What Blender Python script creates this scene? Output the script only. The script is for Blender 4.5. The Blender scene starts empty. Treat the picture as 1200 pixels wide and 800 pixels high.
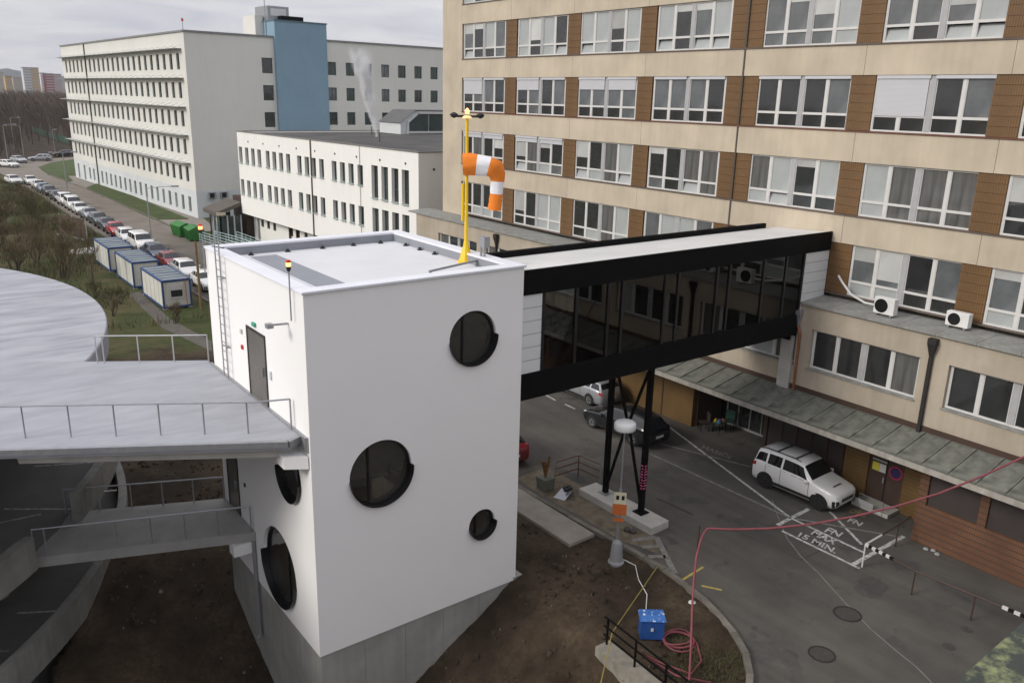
import bpy, bmesh, math, random
import numpy as np
from mathutils import Vector, Matrix
from mathutils.geometry import tessellate_polygon
random.seed(7); rng = np.random.default_rng(7)
scene = bpy.context.scene
col = scene.collection
R_ = math.radians
# ------------------------------------------------------------------ camera
FOC, PITCH, ROLL, YAW = 971.66, R_(16.313), R_(1.4443), R_(37.3865)
CAM = np.array([-8.404, -20.0, 16.0])
def _basis():
    cp, sp = math.cos(PITCH), math.sin(PITCH)
    fwd = np.array([0, cp, -sp]); right = np.array([1., 0, 0]); up = np.cross(right, fwd)
    r = right*math.cos(ROLL)+up*math.sin(ROLL); u = -right*math.sin(ROLL)+up*math.cos(ROLL)
    ex = np.array([math.cos(YAW), math.sin(YAW), 0]); ey = np.array([-math.sin(YAW), math.cos(YAW), 0])
    T = np.array([ex, ey, [0, 0, 1.]])
    return T@r, T@u, T@fwd
RT, UP, FW = _basis()
cam_data = bpy.data.cameras.new("camera"); cam_data.sensor_width = 36.0
cam_data.lens = FOC/1200*36; cam_data.clip_end = 20000; cam_data.clip_start = 0.1
cam = bpy.data.objects.new("camera", cam_data); col.objects.link(cam)
m = Matrix.Identity(4)
for i in range(3):
    m[i][0], m[i][1], m[i][2], m[i][3] = RT[i], UP[i], -FW[i], CAM[i]
cam.matrix_world = m
scene.camera = cam
# photo pixel (1200x800) to a point on a level plane / a wall plane
def ray(u, v):
    return RT*(u-600)/FOC - UP*(v-400)/FOC + FW
def gp(u, v, z=0.0):
    d = ray(u, v); t = (z-CAM[2])/d[2]; p = CAM+t*d; return (float(p[0]), float(p[1]), float(z))
def hx(u, v, x):
    d = ray(u, v); t = (x-CAM[0])/d[0]; p = CAM+t*d; return (float(p[0]), float(p[1]), float(p[2]))
def hy(u, v, y):
    d = ray(u, v); t = (y-CAM[1])/d[1]; p = CAM+t*d; return (float(p[0]), float(p[1]), float(p[2]))
# ------------------------------------------------------------------ world and sun (overcast)
SUN_DIR = Vector((-0.84, 0.20, 0.50)).normalized()      # towards the sun
world = bpy.data.worlds.new("World"); scene.world = world; world.use_nodes = True
nt = world.node_tree; nt.nodes.clear()
def N(t, k, **kw):
    n = t.nodes.new(k)
    for a, b in kw.items(): setattr(n, a, b)
    return n
out = N(nt, "ShaderNodeOutputWorld"); bg = N(nt, "ShaderNodeBackground"); bg.inputs[1].default_value = 0.1
sky = N(nt, "ShaderNodeTexSky"); sky.sky_type = 'NISHITA'; sky.sun_disc = False
sky.sun_elevation = math.asin(SUN_DIR.z); sky.sun_rotation = math.atan2(SUN_DIR.x, SUN_DIR.y)
sky.dust_density = 4.0; sky.air_density = 1.0
tc = N(nt, "ShaderNodeTexCoord"); sep = N(nt, "ShaderNodeSeparateXYZ"); nt.links.new(tc.outputs["Generated"], sep.inputs[0])
zc = N(nt, "ShaderNodeMath", operation='MAXIMUM'); nt.links.new(sep.outputs[2], zc.inputs[0]); zc.inputs[1].default_value = 0
# overcast cloud deck: seen on a plane overhead so that streaks flatten to the horizon
den = N(nt, "ShaderNodeMath", operation='ADD'); nt.links.new(zc.outputs[0], den.inputs[0]); den.inputs[1].default_value = 0.10
dx = N(nt, "ShaderNodeMath", operation='DIVIDE'); nt.links.new(sep.outputs[0], dx.inputs[0]); nt.links.new(den.outputs[0], dx.inputs[1])
dy = N(nt, "ShaderNodeMath", operation='DIVIDE'); nt.links.new(sep.outputs[1], dy.inputs[0]); nt.links.new(den.outputs[0], dy.inputs[1])
cmb = N(nt, "ShaderNodeCombineXYZ"); nt.links.new(dx.outputs[0], cmb.inputs[0]); nt.links.new(dy.outputs[0], cmb.inputs[1])
cn = N(nt, "ShaderNodeTexNoise"); cn.inputs["Scale"].default_value = 1.1; cn.inputs["Detail"].default_value = 6; cn.inputs["Roughness"].default_value = 0.55
cn.inputs["Distortion"].default_value = 0.6
nt.links.new(cmb.outputs[0], cn.inputs["Vector"])
cr = N(nt, "ShaderNodeValToRGB"); cr.color_ramp.elements[0].position = 0.32; cr.color_ramp.elements[1].position = 0.68
cr.color_ramp.elements[0].color = (0.74, 0.755, 0.85, 1); cr.color_ramp.elements[1].color = (1.03, 1.02, 1.06, 1)
nt.links.new(cn.outputs[0], cr.inputs[0])
# overcast luminance: the deck is brighter overhead than at the horizon
gr = N(nt, "ShaderNodeMath", operation='MULTIPLY_ADD'); nt.links.new(zc.outputs[0], gr.inputs[0]); gr.inputs[1].default_value = 4.6; gr.inputs[2].default_value = 5.3
sc = N(nt, "ShaderNodeVectorMath", operation='SCALE'); nt.links.new(cr.outputs[0], sc.inputs[0]); nt.links.new(gr.outputs[0], sc.inputs[3])
mx = N(nt, "ShaderNodeMixRGB"); mx.inputs[0].default_value = 0.9
nt.links.new(sky.outputs[0], mx.inputs[1]); nt.links.new(sc.outputs[0], mx.inputs[2])
nt.links.new(mx.outputs[0], bg.inputs[0]); nt.links.new(bg.outputs[0], out.inputs[0])
sun_d = bpy.data.lights.new("sun", 'SUN'); sun_d.energy = 1.5; sun_d.angle = R_(18); sun_d.color = (1, 0.955, 0.88)
sun = bpy.data.objects.new("sun", sun_d); col.objects.link(sun); sun.location = (-40, 10, 60)
sun.rotation_euler = (-SUN_DIR).to_track_quat('-Z', 'Y').to_euler()
scene.cycles.volume_bounces = 1
scene.view_settings.view_transform = 'Standard'; scene.view_settings.look = 'None'
scene.view_settings.exposure = 0.50; scene.view_settings.gamma = 1.0
# ------------------------------------------------------------------ materials
MATS = {}
def mat(name, c, rough=.7, var=.12, scale=1.5, bump=0.0, bscale=30, metal=0.0, spec=.4, streak=0.0, c2=None, coat=0.0, emit=0.0, mask=.5, soft=.2, rnd=.0, det=6, stretch=None):
    if name in MATS: return MATS[name]
    mt = bpy.data.materials.new(name); mt.use_nodes = True; t = mt.node_tree
    b = t.nodes["Principled BSDF"]; L = t.links
    b.inputs["Roughness"].default_value = rough; b.inputs["Metallic"].default_value = metal
    b.inputs["Specular IOR Level"].default_value = spec; b.inputs["Coat Weight"].default_value = coat; b.inputs["Coat Roughness"].default_value = .08
    co = N(t, "ShaderNodeTexCoord"); ob = co.outputs["Object"]
    n1 = N(t, "ShaderNodeTexNoise"); n1.inputs["Scale"].default_value = scale; n1.inputs["Detail"].default_value = det; n1.inputs["Roughness"].default_value = .6
    if stretch:
        ms_ = N(t, "ShaderNodeMapping"); ms_.inputs["Rotation"].default_value = (0,0,stretch[1]); ms_.inputs["Scale"].default_value = (1, stretch[0], 1); L.new(ob, ms_.inputs[0]); L.new(ms_.outputs[0], n1.inputs["Vector"])
    else: L.new(ob, n1.inputs["Vector"])
    rp = N(t, "ShaderNodeValToRGB"); rp.color_ramp.elements[0].position = mask-soft; rp.color_ramp.elements[1].position = mask+soft
    lo = tuple(x*(1-var) for x in c); hi = c2 if c2 else tuple(min(1, x*(1+var)) for x in c)
    rp.color_ramp.elements[0].color = (*lo, 1); rp.color_ramp.elements[1].color = (*hi, 1)
    L.new(n1.outputs[0], rp.inputs[0]); cur = rp.outputs[0]
    if streak:
        mp = N(t, "ShaderNodeMapping"); mp.inputs["Scale"].default_value = (3.2, 3.2, .25); L.new(ob, mp.inputs[0])
        n2 = N(t, "ShaderNodeTexNoise"); n2.inputs["Scale"].default_value = 1.3; n2.inputs["Detail"].default_value = 5; L.new(mp.outputs[0], n2.inputs["Vector"])
        r2 = N(t, "ShaderNodeValToRGB"); r2.color_ramp.elements[0].position = .35; r2.color_ramp.elements[1].position = .65
        k = 1-streak; r2.color_ramp.elements[0].color = (k, k, k*.97, 1); r2.color_ramp.elements[1].color = (1, 1, 1, 1); L.new(n2.outputs[0], r2.inputs[0])
        mm = N(t, "ShaderNodeMixRGB", blend_type='MULTIPLY'); mm.inputs[0].default_value = 1; L.new(cur, mm.inputs[1]); L.new(r2.outputs[0], mm.inputs[2]); cur = mm.outputs[0]
    if rnd:
        oi = N(t, "ShaderNodeObjectInfo"); ma = N(t, "ShaderNodeMapRange"); ma.inputs[3].default_value = 1-rnd; ma.inputs[4].default_value = 1+rnd
        L.new(oi.outputs["Random"], ma.inputs[0]); vs = N(t, "ShaderNodeVectorMath", operation='SCALE'); L.new(cur, vs.inputs[0]); L.new(ma.outputs[0], vs.inputs[3]); cur = vs.outputs[0]
    L.new(cur, b.inputs["Base Color"])
    if emit:
        b.inputs["Emission Color"].default_value = (*c, 1); b.inputs["Emission Strength"].default_value = emit
    if bump:
        n3 = N(t, "ShaderNodeTexNoise"); n3.inputs["Scale"].default_value = bscale; n3.inputs["Detail"].default_value = 4; L.new(ob, n3.inputs["Vector"])
        bp = N(t, "ShaderNodeBump"); bp.inputs["Strength"].default_value = bump; bp.inputs["Distance"].default_value = .02; L.new(n3.outputs[0], bp.inputs["Height"]); L.new(bp.outputs[0], b.inputs["Normal"])
    MATS[name] = mt; return mt
def striped(name, c, c2, axis, freq, width, rough=.6, bumpd=.01, var=.15, axis2=None, freq2=0, metal=0):
    """paint with thin regular joints along an axis: joints are c2, and sunk by a bump"""
    mt = mat(name, c, rough=rough, var=var, scale=.8, metal=metal); t = mt.node_tree; L = t.links; b = t.nodes["Principled BSDF"]
    src = b.inputs["Base Color"].links[0].from_socket
    co = N(t, "ShaderNodeTexCoord"); sp = N(t, "ShaderNodeSeparateXYZ"); L.new(co.outputs["Object"], sp.inputs[0])
    def line(ax, fr, wd):
        mu = N(t, "ShaderNodeMath", operation='MULTIPLY'); mu.inputs[1].default_value = fr; L.new(sp.outputs[ax], mu.inputs[0])
        f = N(t, "ShaderNodeMath", operation='FRACT'); L.new(mu.outputs[0], f.inputs[0])
        lt = N(t, "ShaderNodeMath", operation='LESS_THAN'); lt.inputs[1].default_value = wd; L.new(f.outputs[0], lt.inputs[0]); return lt.outputs[0]
    l = line(axis, freq, width)
    if axis2 is not None:
        l2 = line(axis2, freq2, width); mxn = N(t, "ShaderNodeMath", operation='MAXIMUM'); L.new(l, mxn.inputs[0]); L.new(l2, mxn.inputs[1]); l = mxn.outputs[0]
    mm = N(t, "ShaderNodeMixRGB"); L.new(l, mm.inputs[0]); L.new(src, mm.inputs[1]); mm.inputs[2].default_value = (*c2, 1); L.new(mm.outputs[0], b.inputs["Base Color"])
    bp = N(t, "ShaderNodeBump", invert=True); bp.inputs["Strength"].default_value = .6; bp.inputs["Distance"].default_value = bumpd; L.new(l, bp.inputs["Height"]); L.new(bp.outputs[0], b.inputs["Normal"])
    return mt
def glass_tint(name, tint, ior=1.5):
    mt = bpy.data.materials.new(name); mt.use_nodes = True; t = mt.node_tree; t.nodes.clear(); L = t.links
    o = N(t, "ShaderNodeOutputMaterial"); tr = N(t, "ShaderNodeBsdfTransparent"); tr.inputs[0].default_value = (*tint, 1)
    gl = N(t, "ShaderNodeBsdfGlossy"); gl.inputs["Roughness"].default_value = .015; gl.inputs[0].default_value = (.9, .9, .9, 1)
    fr = N(t, "ShaderNodeFresnel"); fr.inputs[0].default_value = ior; mi = N(t, "ShaderNodeMixShader")
    L.new(fr.outputs[0], mi.inputs[0]); L.new(tr.outputs[0], mi.inputs[1]); L.new(gl.outputs[0], mi.inputs[2]); L.new(mi.outputs[0], o.inputs[0]); MATS[name] = mt; return mt
# palette
WHITE = mat("white_render", (.80, .79, .775), .85, .02, .25, bump=.12, bscale=14)
WHITE2 = mat("old_white_render", (.80, .79, .76), .85, .03, .15, streak=.03)
CREAMW = mat("pale_render", (.66, .65, .615), .9, .05, .12, streak=.03, bump=.05, bscale=4)
PALEBLUE = mat("pale_blue_render", (.57, .595, .60), .9, .06, .3)
BLUE = mat("blue_render", (.22, .33, .42), .85, .06, .2, streak=.03)
BEIGE = mat("beige_render", (.50, .43, .335), .9, .13, .5, bump=.2, bscale=25, streak=.07, rnd=.04, det=9)
BEIGE2 = mat("dirty_beige_render", (.40, .345, .275), .9, .15, .4, bump=.15, bscale=25, streak=.08, det=9)
CONC = mat("concrete", (.31, .305, .285), .85, .16, .8, bump=.15, bscale=12, streak=.10)
CONCL = mat("light_concrete", (.42, .405, .37), .85, .14, 1.4, bump=.12, bscale=20)
CONCD = mat("garage_concrete", (.235, .23, .215), .85, .25, .8, bump=.2, bscale=14, streak=.15)  # base colour darkened to carry the gloom under the garage deck
ASPH_IN = mat("deck_asphalt", (.15, .148, .143), .85, .2, .5)
MEMB = mat("roof_membrane_white", (.62, .625, .64), .7, .05, .5)
MEMBG = mat("roof_membrane_grey", (.25, .262, .29), .6, .08, .7)
HELI = mat("helipad_coating", (.27, .276, .305), .75, .05, .45, c2=(.39, .395, .425), mask=.47, soft=.16, det=9, stretch=(3.5, R_(-37)), bump=.05, bscale=6)
PLAT = mat("platform_coating", (.30, .306, .335), .65, .07, .5, c2=(.375, .38, .41), det=9, stretch=(3, R_(-37)), bump=.05, bscale=6)
METAL = mat("galvanised_steel", (.34, .345, .36), .45, .1, 6, metal=.6)
SHEET = mat("zinc_sheet", (.30, .30, .285), .6, .25, 1.6, streak=.2, metal=.2)
CANOPY = mat("canopy_sheet", (.10, .108, .092), .75, .3, 2.2, c2=(.185, .185, .155), rnd=.12)
BLACKM = mat("black_cladding", (.006, .006, .0065), .6, .2, 2, spec=.06)
BLACK = mat("black_frame", (.010, .010, .011), .3, .1, 2)
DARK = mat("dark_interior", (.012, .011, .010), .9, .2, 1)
BROWNP = striped("brown_ribbed_panel", (.150, .080, .030), (.105, .055, .020), 1, 11.0, .3, rough=.55, var=.22)
BROWND = mat("brown_sheet", (.055, .033, .024), .6, .15, 2)
PANELW = mat("white_sandwich_panel", (.62, .63, .63), .45, .03, 2)
PVC = mat("white_window_frame", (.58, .57, .55), .4, .06, 3)
PVCG = mat("grey_mullion", (.36, .36, .365), .5, .08, 3)
SHUT = striped("roller_shutter", (.52, .525, .545), (.38, .38, .40), 2, 22.0, .25, var=.03)
GLD = mat("dark_window_glass", (.030, .032, .032), .04, .5, .6, spec=.8)
GLM = mat("grey_window_glass", (.12, .128, .132), .05, .45, .6, spec=.7)
GLC = mat("curtained_window_glass", (.13, .13, .125), .08, .15, .8, streak=.5, spec=.6)
GLW = mat("blind_window_glass", (.36, .38, .375), .1, .15, .5, spec=.6)
GLG = mat("greenish_window_glass", (.05, .068, .065), .06, .3, .6, spec=.6)
TINT = glass_tint("tinted_glass", (.42, .43, .44), 1.45)
GLR = mat("round_window_glass", (.036, .033, .027), .03, .4, .6, spec=1.0)  # base brightened to stand in for sky reflected in the panes
YELL = mat("yellow_paint", (.80, .52, .02), .45, .06, 3)
ORNG = mat("windsock_orange", (.80, .22, .02), .75, .06, 5)
SOCKW = mat("windsock_white", (.78, .78, .80), .75, .04, 5)
TYRE = mat("tyre_rubber", (.014, .014, .014), .8, .1, 3)
RIM = mat("alloy_rim", (.42, .43, .44), .35, .1, 3, metal=.7)
CGL = mat("car_glass", (.010, .012, .013), .03, .2, 1, spec=.7)
LAMPG = mat("headlight_glass", (.55, .58, .60), .1, .15, 8, spec=.7)
TAIL = mat("tail_light_red", (.42, .015, .012), .15, .1, 5, spec=.7)
TRIM = mat("black_plastic", (.02, .02, .021), .5, .15, 4)
SOIL = mat("soil_loose", (.04, .03, .02), .95, .3, 3)
TWIG = mat("bare_twigs", (.11, .082, .052), .9, .3, .4, c2=(.19, .15, .08))
TWIGR = mat("dark_bare_twigs", (.07, .052, .040), .9, .3, .03, c2=(.13, .095, .07))
BARK = mat("bark", (.055, .045, .035), .95, .3, 6)
GRASSB = mat("grass_blades", (.05, .075, .02), .9, .3, .3, c2=(.10, .10, .035))
WLINE = mat("white_road_paint", (.24, .235, .22), .85, .25, 6, c2=(.50, .495, .47), mask=.46, soft=.1)
WFAINT = mat("worn_road_paint", (.16, .15, .135), .85, .25, 4, c2=(.25, .24, .22))
YLINE = mat("yellow_road_paint", (.36, .28, .07), .85, .3, 5)
PINK = mat("red_hose_rubber", (.20, .052, .062), .55, .2, 3)
TILE = striped("ochre_tile", (.13, .075, .025), (.075, .042, .016), 2, 6.0, .12, var=.18)
BRICK = striped("brown_red_tile_brick", (.145, .068, .036), (.07, .042, .03), 1, 12.5, .22, var=.3, axis2=2, freq2=4.2)
# ------------------------------------------------------------------ mesh building
class MB:
    def __init__(s): s.v = []; s.f = []; s.m = []
    def add(s, vs, fs, mi=0):
        o = len(s.v); s.v += [tuple(map(float, p)) for p in vs]
        for f in fs: s.f.append(tuple(o+i for i in f)); s.m.append(mi)
        return s
    def box(s, x0, y0, z0, x1, y1, z1, mi=0):
        if x0 > x1: x0, x1 = x1, x0
        if y0 > y1: y0, y1 = y1, y0
        if z0 > z1: z0, z1 = z1, z0
        return s.add([(x0,y0,z0),(x1,y0,z0),(x1,y1,z0),(x0,y1,z0),(x0,y0,z1),(x1,y0,z1),(x1,y1,z1),(x0,y1,z1)],
                     [(0,3,2,1),(4,5,6,7),(0,1,5,4),(1,2,6,5),(2,3,7,6),(3,0,4,7)], mi)
    def bar(s, p, q, w, h, mi=0, up=(0,0,1)):
        p, q = Vector(p), Vector(q); d = (q-p).normalized(); u = Vector(up)
        if abs(d.dot(u)) > .98: u = Vector((1,0,0))
        a = d.cross(u).normalized()*w/2; b = a.cross(d).normalized()*h/2
        vs = [p-a-b, p+a-b, p+a+b, p-a+b, q-a-b, q+a-b, q+a+b, q-a+b]
        return s.add(vs, [(0,1,2,3),(4,7,6,5),(0,4,5,1),(1,5,6,2),(2,6,7,3),(3,7,4,0)], mi)
    def prism(s, pts, z0, z1, mi=0, mit=None):
        n = len(pts); vs = [(x,y,z0) for x,y in pts]+[(x,y,z1) for x,y in pts]
        tri = tessellate_polygon([[Vector((x,y,0)) for x,y in pts]])
        s.add(vs, [tuple(n+i for i in t) for t in tri], mi if mit is None else mit)
        return s.add(vs, [tuple(reversed(t)) for t in tri]+[(i,(i+1)%n,n+(i+1)%n,n+i) for i in range(n)], mi)
    def sheet(s, pts, z, mi=0):
        tri = tessellate_polygon([[Vector((p[0],p[1],0)) for p in pts]])
        fs = []
        for t in tri:
            a,b,c = [Vector((pts[i][0],pts[i][1],0)) for i in t]
            fs.append(t if (b-a).cross(c-a).z > 0 else tuple(reversed(t)))
        return s.add([(p[0],p[1],z) for p in pts], fs, mi)
    def tube(s, pts, r, n=6, mi=0, cap=True, r1=None):
        pts = [Vector(p) for p in pts]; k = len(pts); vs = []; fs = []; pa = None
        for i, p in enumerate(pts):
            d = (pts[min(i+1,k-1)]-pts[max(i-1,0)]).normalized()
            if pa is None:
                u = Vector((0,0,1)) if abs(d.z) < .9 else Vector((1,0,0)); a = d.cross(u).normalized()
            else: a = (pa-d*pa.dot(d)).normalized()
            pa = a; b = d.cross(a); rr = r if r1 is None else r+(r1-r)*i/max(1,k-1)
            vs += [p+(a*math.cos(2*math.pi*j/n)+b*math.sin(2*math.pi*j/n))*rr for j in range(n)]
        for i in range(k-1):
            for j in range(n): fs.append((i*n+j, i*n+(j+1)%n, (i+1)*n+(j+1)%n, (i+1)*n+j))
        if cap: fs += [tuple(reversed(range(n))), tuple((k-1)*n+j for j in range(n))]
        return s.add(vs, fs, mi)
    def lathe(s, prof, c=(0,0,0), n=16, mi=0):
        """prof: (r, z) from bottom to top"""
        vs = []; fs = []; k = len(prof)
        for r, z in prof: vs += [(c[0]+r*math.cos(2*math.pi*j/n), c[1]+r*math.sin(2*math.pi*j/n), c[2]+z) for j in range(n)]
        for i in range(k-1):
            for j in range(n): fs.append((i*n+j, i*n+(j+1)%n, (i+1)*n+(j+1)%n, (i+1)*n+j))
        fs += [tuple(reversed(range(n))), tuple((k-1)*n+j for j in range(n))]
        return s.add(vs, fs, mi)
    def arc_wall(s, c, r0, r1, z0, z1, a0, a1, n=48, mi=0):
        vs = []; fs = []
        for i in range(n+1):
            a = R_(a0+(a1-a0)*i/n); ca, sa = math.cos(a), math.sin(a)
            vs += [(c[0]+r0*ca,c[1]+r0*sa,z0),(c[0]+r1*ca,c[1]+r1*sa,z0),(c[0]+r1*ca,c[1]+r1*sa,z1),(c[0]+r0*ca,c[1]+r0*sa,z1)]
        for i in range(n):
            o = i*4; p = o+4
            for j in range(4): fs.append((o+j, p+j, p+(j+1)%4, o+(j+1)%4)[::-1])
        if abs(a1-a0) < 359.9: fs += [(0,1,2,3), (n*4+3,n*4+2,n*4+1,n*4)]
        return s.add(vs, fs, mi)
    def mesh(s, name, mats, base=(0,0,0), smooth=False):
        me = bpy.data.meshes.new(name)
        b = base; me.from_pydata([(x-b[0],y-b[1],z-b[2]) for x,y,z in s.v], [], s.f)
        for mt in (mats if isinstance(mats,(list,tuple)) else [mats]): me.materials.append(mt)
        me.polygons.foreach_set("material_index", s.m)
        if smooth: me.polygons.foreach_set("use_smooth", [True]*len(me.polygons))
        me.update(); return me
BASE = {}
def add_obj(name, me, parent=None, loc=(0,0,0), rotz=0.0):
    o = bpy.data.objects.new(name, me); col.objects.link(o); o.location = loc
    if rotz: o.rotation_euler = (0,0,rotz)
    if parent is not None: o.parent = parent
    return o
def tag(o, label=None, cat=None, group=None, kind=None):
    if label: o["label"] = label
    if cat: o["category"] = cat
    if group: o["group"] = group
    if kind: o["kind"] = kind
    return o
def thing(name, label, cat, base=(0,0,0), rotz=0.0, group=None):
    e = add_obj(name, None, None, base, rotz); e.empty_display_size = .2; BASE[e.name] = tuple(base)
    return tag(e, label, cat, group)
def bake(mb, name, mats, parent=None, smooth=False, base=None, bevel=0):
    """mesh with world coordinates, put under parent (whose base is known) or at top level with its own base"""
    b = base if base is not None else (BASE[parent.name] if parent is not None else (0,0,0))
    o = add_obj(name, mb.mesh(name, mats, b, smooth), parent, (0,0,0) if parent is not None else b)
    BASE[o.name] = b
    if bevel:
        md = o.modifiers.new("bevel", 'BEVEL'); md.width = bevel; md.segments = 2; md.limit_method = 'ANGLE'
    return o
def inst(name, me, parent, loc, rotz=0.0, mats=None):
    """shared mesh at a world location under a parent"""
    b = BASE[parent.name]; o = add_obj(name, me, parent, tuple(loc[i]-b[i] for i in range(3)), rotz); BASE[o.name] = tuple(loc)
    if mats is not None:
        o.material_slots[0].link = 'OBJECT'; o.material_slots[0].material = mats
    return o
def text_mesh(s, size, mt, ext=0.0):
    cu = bpy.data.curves.new("lettering", 'FONT'); cu.body = s; cu.size = size; cu.extrude = ext; cu.offset = size*.028; cu.resolution_u = 2
    o = bpy.data.objects.new("lettering", cu); col.objects.link(o)
    dg = bpy.context.evaluated_depsgraph_get(); dg.update()
    me = bpy.data.meshes.new_from_object(o.evaluated_get(dg)); bpy.data.objects.remove(o); bpy.data.curves.remove(cu)
    me.materials.clear(); me.materials.append(mt); return me
# ================================================================== GROUND
def ss(a, b, x):
    t = np.clip((x-a)/(b-a), 0, 1); return t*t*(3-2*t)
KERB = [(11.2,24),(11.5,12),(11.55,5.9),(11.6,4.4),(11.72,.75),(11.86,-.9),(11.9,-3.05),(11.62,-4.73),(11.1,-6.28),(10.3,-7.6),(9.35,-8.4),(7.6,-9.3),(4,-10.2)]
STREET = KERB[::-1] + [(11.2,50),(11.2,150),(10.5,168),(2,176),(-8,180),(-8,196),(14,193),(30,206),(60,222),(60,213),(33,198),(21.5,184),(18.6,178),(17.8,160),(18.6,145),(18.95,133),(19.4,92),(19.4,80),(22.6,75),(22.6,34),(27,33),(27,-34),(4,-34)]
def in_poly(x, y, poly):
    inside = np.zeros(x.shape, bool); n = len(poly); j = n-1
    for i in range(n):
        xi, yi = poly[i]; xj, yj = poly[j]
        c = ((yi > y) != (yj > y)) & (x < (xj-xi)*(y-yi)/(yj-yi+1e-12)+xi); inside ^= c; j = i
    return inside
GC = (-21.95, 20.0); GR = 20.6
def hgt(x, y):
    x = np.asarray(x, float); y = np.asarray(y, float)
    dW = np.clip((7.35-x)*.6, 0, 4.3); n = 1-ss(2, 11, y)
    north = 0.95*(1-ss(0, 6, x))*(1-ss(19, 27, y))
    z = -dW*n - north*(1-n)
    z = z-1.4*(1-ss(6.3, 6.95, x))*(1-ss(-4.7, -3.7, y))*ss(-12, -9, y)
    z = z*(ss(-40, -26, y))
    inside = np.hypot(x-GC[0], y-GC[1]) < GR-.4
    z = np.where(inside, -4.8, z)
    return z
def axis_coords(lo, hi, st, far):
    a = list(np.arange(lo, hi+st/2, st)); s = st
    while a[-1] < far: s *= 1.3; a.append(a[-1]+s)
    s = st
    while a[0] > -far: s *= 1.3; a.insert(0, a[0]-s)
    return np.array(a)
gx = axis_coords(-11, 13, .25, 9000); gy = axis_coords(-14, 26, .25, 9000)
XX, YY = np.meshgrid(gx, gy); ZZ = hgt(XX, YY)
near = (XX > -11) & (XX < 13) & (YY > -14) & (YY < 30)
def vnoise(x, y, seed):
    r = np.random.default_rng(seed); z = 0
    for k in range(6):
        a = r.uniform(0, 6.28); f = 2.0**(k*.7); z = z+np.sin((x*np.cos(a)+y*np.sin(a))*f+r.uniform(0, 6))*np.cos((x*np.sin(a)-y*np.cos(a))*f*.8+r.uniform(0, 6))/f
    return z
rough = vnoise(XX*.9, YY*.9, 3)*.07+rng.normal(0, .028, XX.shape)
ZZ = ZZ+np.where(near, rough, 0)
instreet = in_poly(XX, YY, STREET)
ZZ = np.where(instreet, -.08, ZZ)
flat = (XX > 9.9) & (XX < 12) & (YY > .2) & (YY < 24); ZZ = np.where(flat & ~instreet, -.02, ZZ)
ZZ = np.where((XX > 11.9) & ~instreet, np.minimum(ZZ, -.03), ZZ)
nX, nY = len(gx), len(gy)
verts = np.c_[XX.ravel(), YY.ravel(), ZZ.ravel()]
idx = np.arange(nX*nY).reshape(nY, nX)
quads = np.stack([idx[:-1,:-1], idx[:-1,1:], idx[1:,1:], idx[1:,:-1]], -1).reshape(-1, 4)
gm = bpy.data.meshes.new("ground"); gm.from_pydata(verts.tolist(), [], quads.tolist())
at = gm.attributes.new("soil", 'FLOAT', 'POINT')
soil = (1-ss(24, 44, YY+.5*(XX-4)*(XX > 4)))*(1-ss(12, 13.5, XX))*ss(-60, -40, YY)
soil = np.maximum(soil, .75*ss(150, 200, YY)*(1-ss(60, 120, XX)))          # brown scrubland by the far wood
at.data.foreach_set("value", soil.ravel().astype(np.float32))
gm.polygons.foreach_set("use_smooth", [True]*len(gm.polygons))
GM = bpy.data.materials.new("ground_cover"); GM.use_nodes = True; t = GM.node_tree; L = t.links; b = t.nodes["Principled BSDF"]; b.inputs["Roughness"].default_value = .95; b.inputs["Specular IOR Level"].default_value = .2
co = N(t, "ShaderNodeTexCoord")
def nz(scale, det=6, rough=.6, vec=None):
    n = N(t, "ShaderNodeTexNoise"); n.inputs["Scale"].default_value = scale; n.inputs["Detail"].default_value = det; n.inputs["Roughness"].default_value = rough; L.new(vec or co.outputs["Object"], n.inputs["Vector"]); return n.outputs[0]
def ramp(src, p0, p1, c0, c1):
    r = N(t, "ShaderNodeValToRGB"); r.color_ramp.elements[0].position = p0; r.color_ramp.elements[1].position = p1; r.color_ramp.elements[0].color = (*c0, 1); r.color_ramp.elements[1].color = (*c1, 1); L.new(src, r.inputs[0]); return r.outputs[0]
def mix(f, a, bb, mode='MIX'):
    m_ = N(t, "ShaderNodeMixRGB", blend_type=mode)
    if isinstance(f, float): m_.inputs[0].default_value = f
    else: L.new(f, m_.inputs[0])
    L.new(a, m_.inputs[1]); L.new(bb, m_.inputs[2]); return m_.outputs[0]
soilc = mix(ramp(nz(.35), .42, .62, (0,0,0), (1,1,1)), ramp(nz(2.5), .3, .7, (.020,.014,.009), (.038,.027,.017)), ramp(nz(6), .3, .7, (.042,.029,.018), (.085,.061,.040)))
stones = ramp(nz(14, 2), .72, .76, (0,0,0), (.6,.6,.6))
stc = ramp(nz(.5), .3, .7, (.16,.14,.12), (.24,.22,.19)); soilc = mix(stones, soilc, stc)
grassc = mix(ramp(nz(.18), .44, .62, (0,0,0), (1,1,1)), ramp(nz(1.5), .3, .7, (.034,.045,.013), (.058,.070,.022)), ramp(nz(2), .3, .7, (.075,.058,.030), (.115,.095,.045)))
av = N(t, "ShaderNodeAttribute", attribute_name="soil")
ad = N(t, "ShaderNodeMath", operation='ADD'); L.new(av.outputs["Fac"], ad.inputs[0]); sub = N(t, "ShaderNodeMath", operation='MULTIPLY_ADD'); L.new(nz(.6), sub.inputs[0]); sub.inputs[1].default_value = .9; sub.inputs[2].default_value = -.45; L.new(sub.outputs[0], ad.inputs[1])
L.new(mix(ramp(ad.outputs[0], .4, .6, (0,0,0), (1,1,1)), grassc, soilc), b.inputs["Base Color"])
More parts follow.
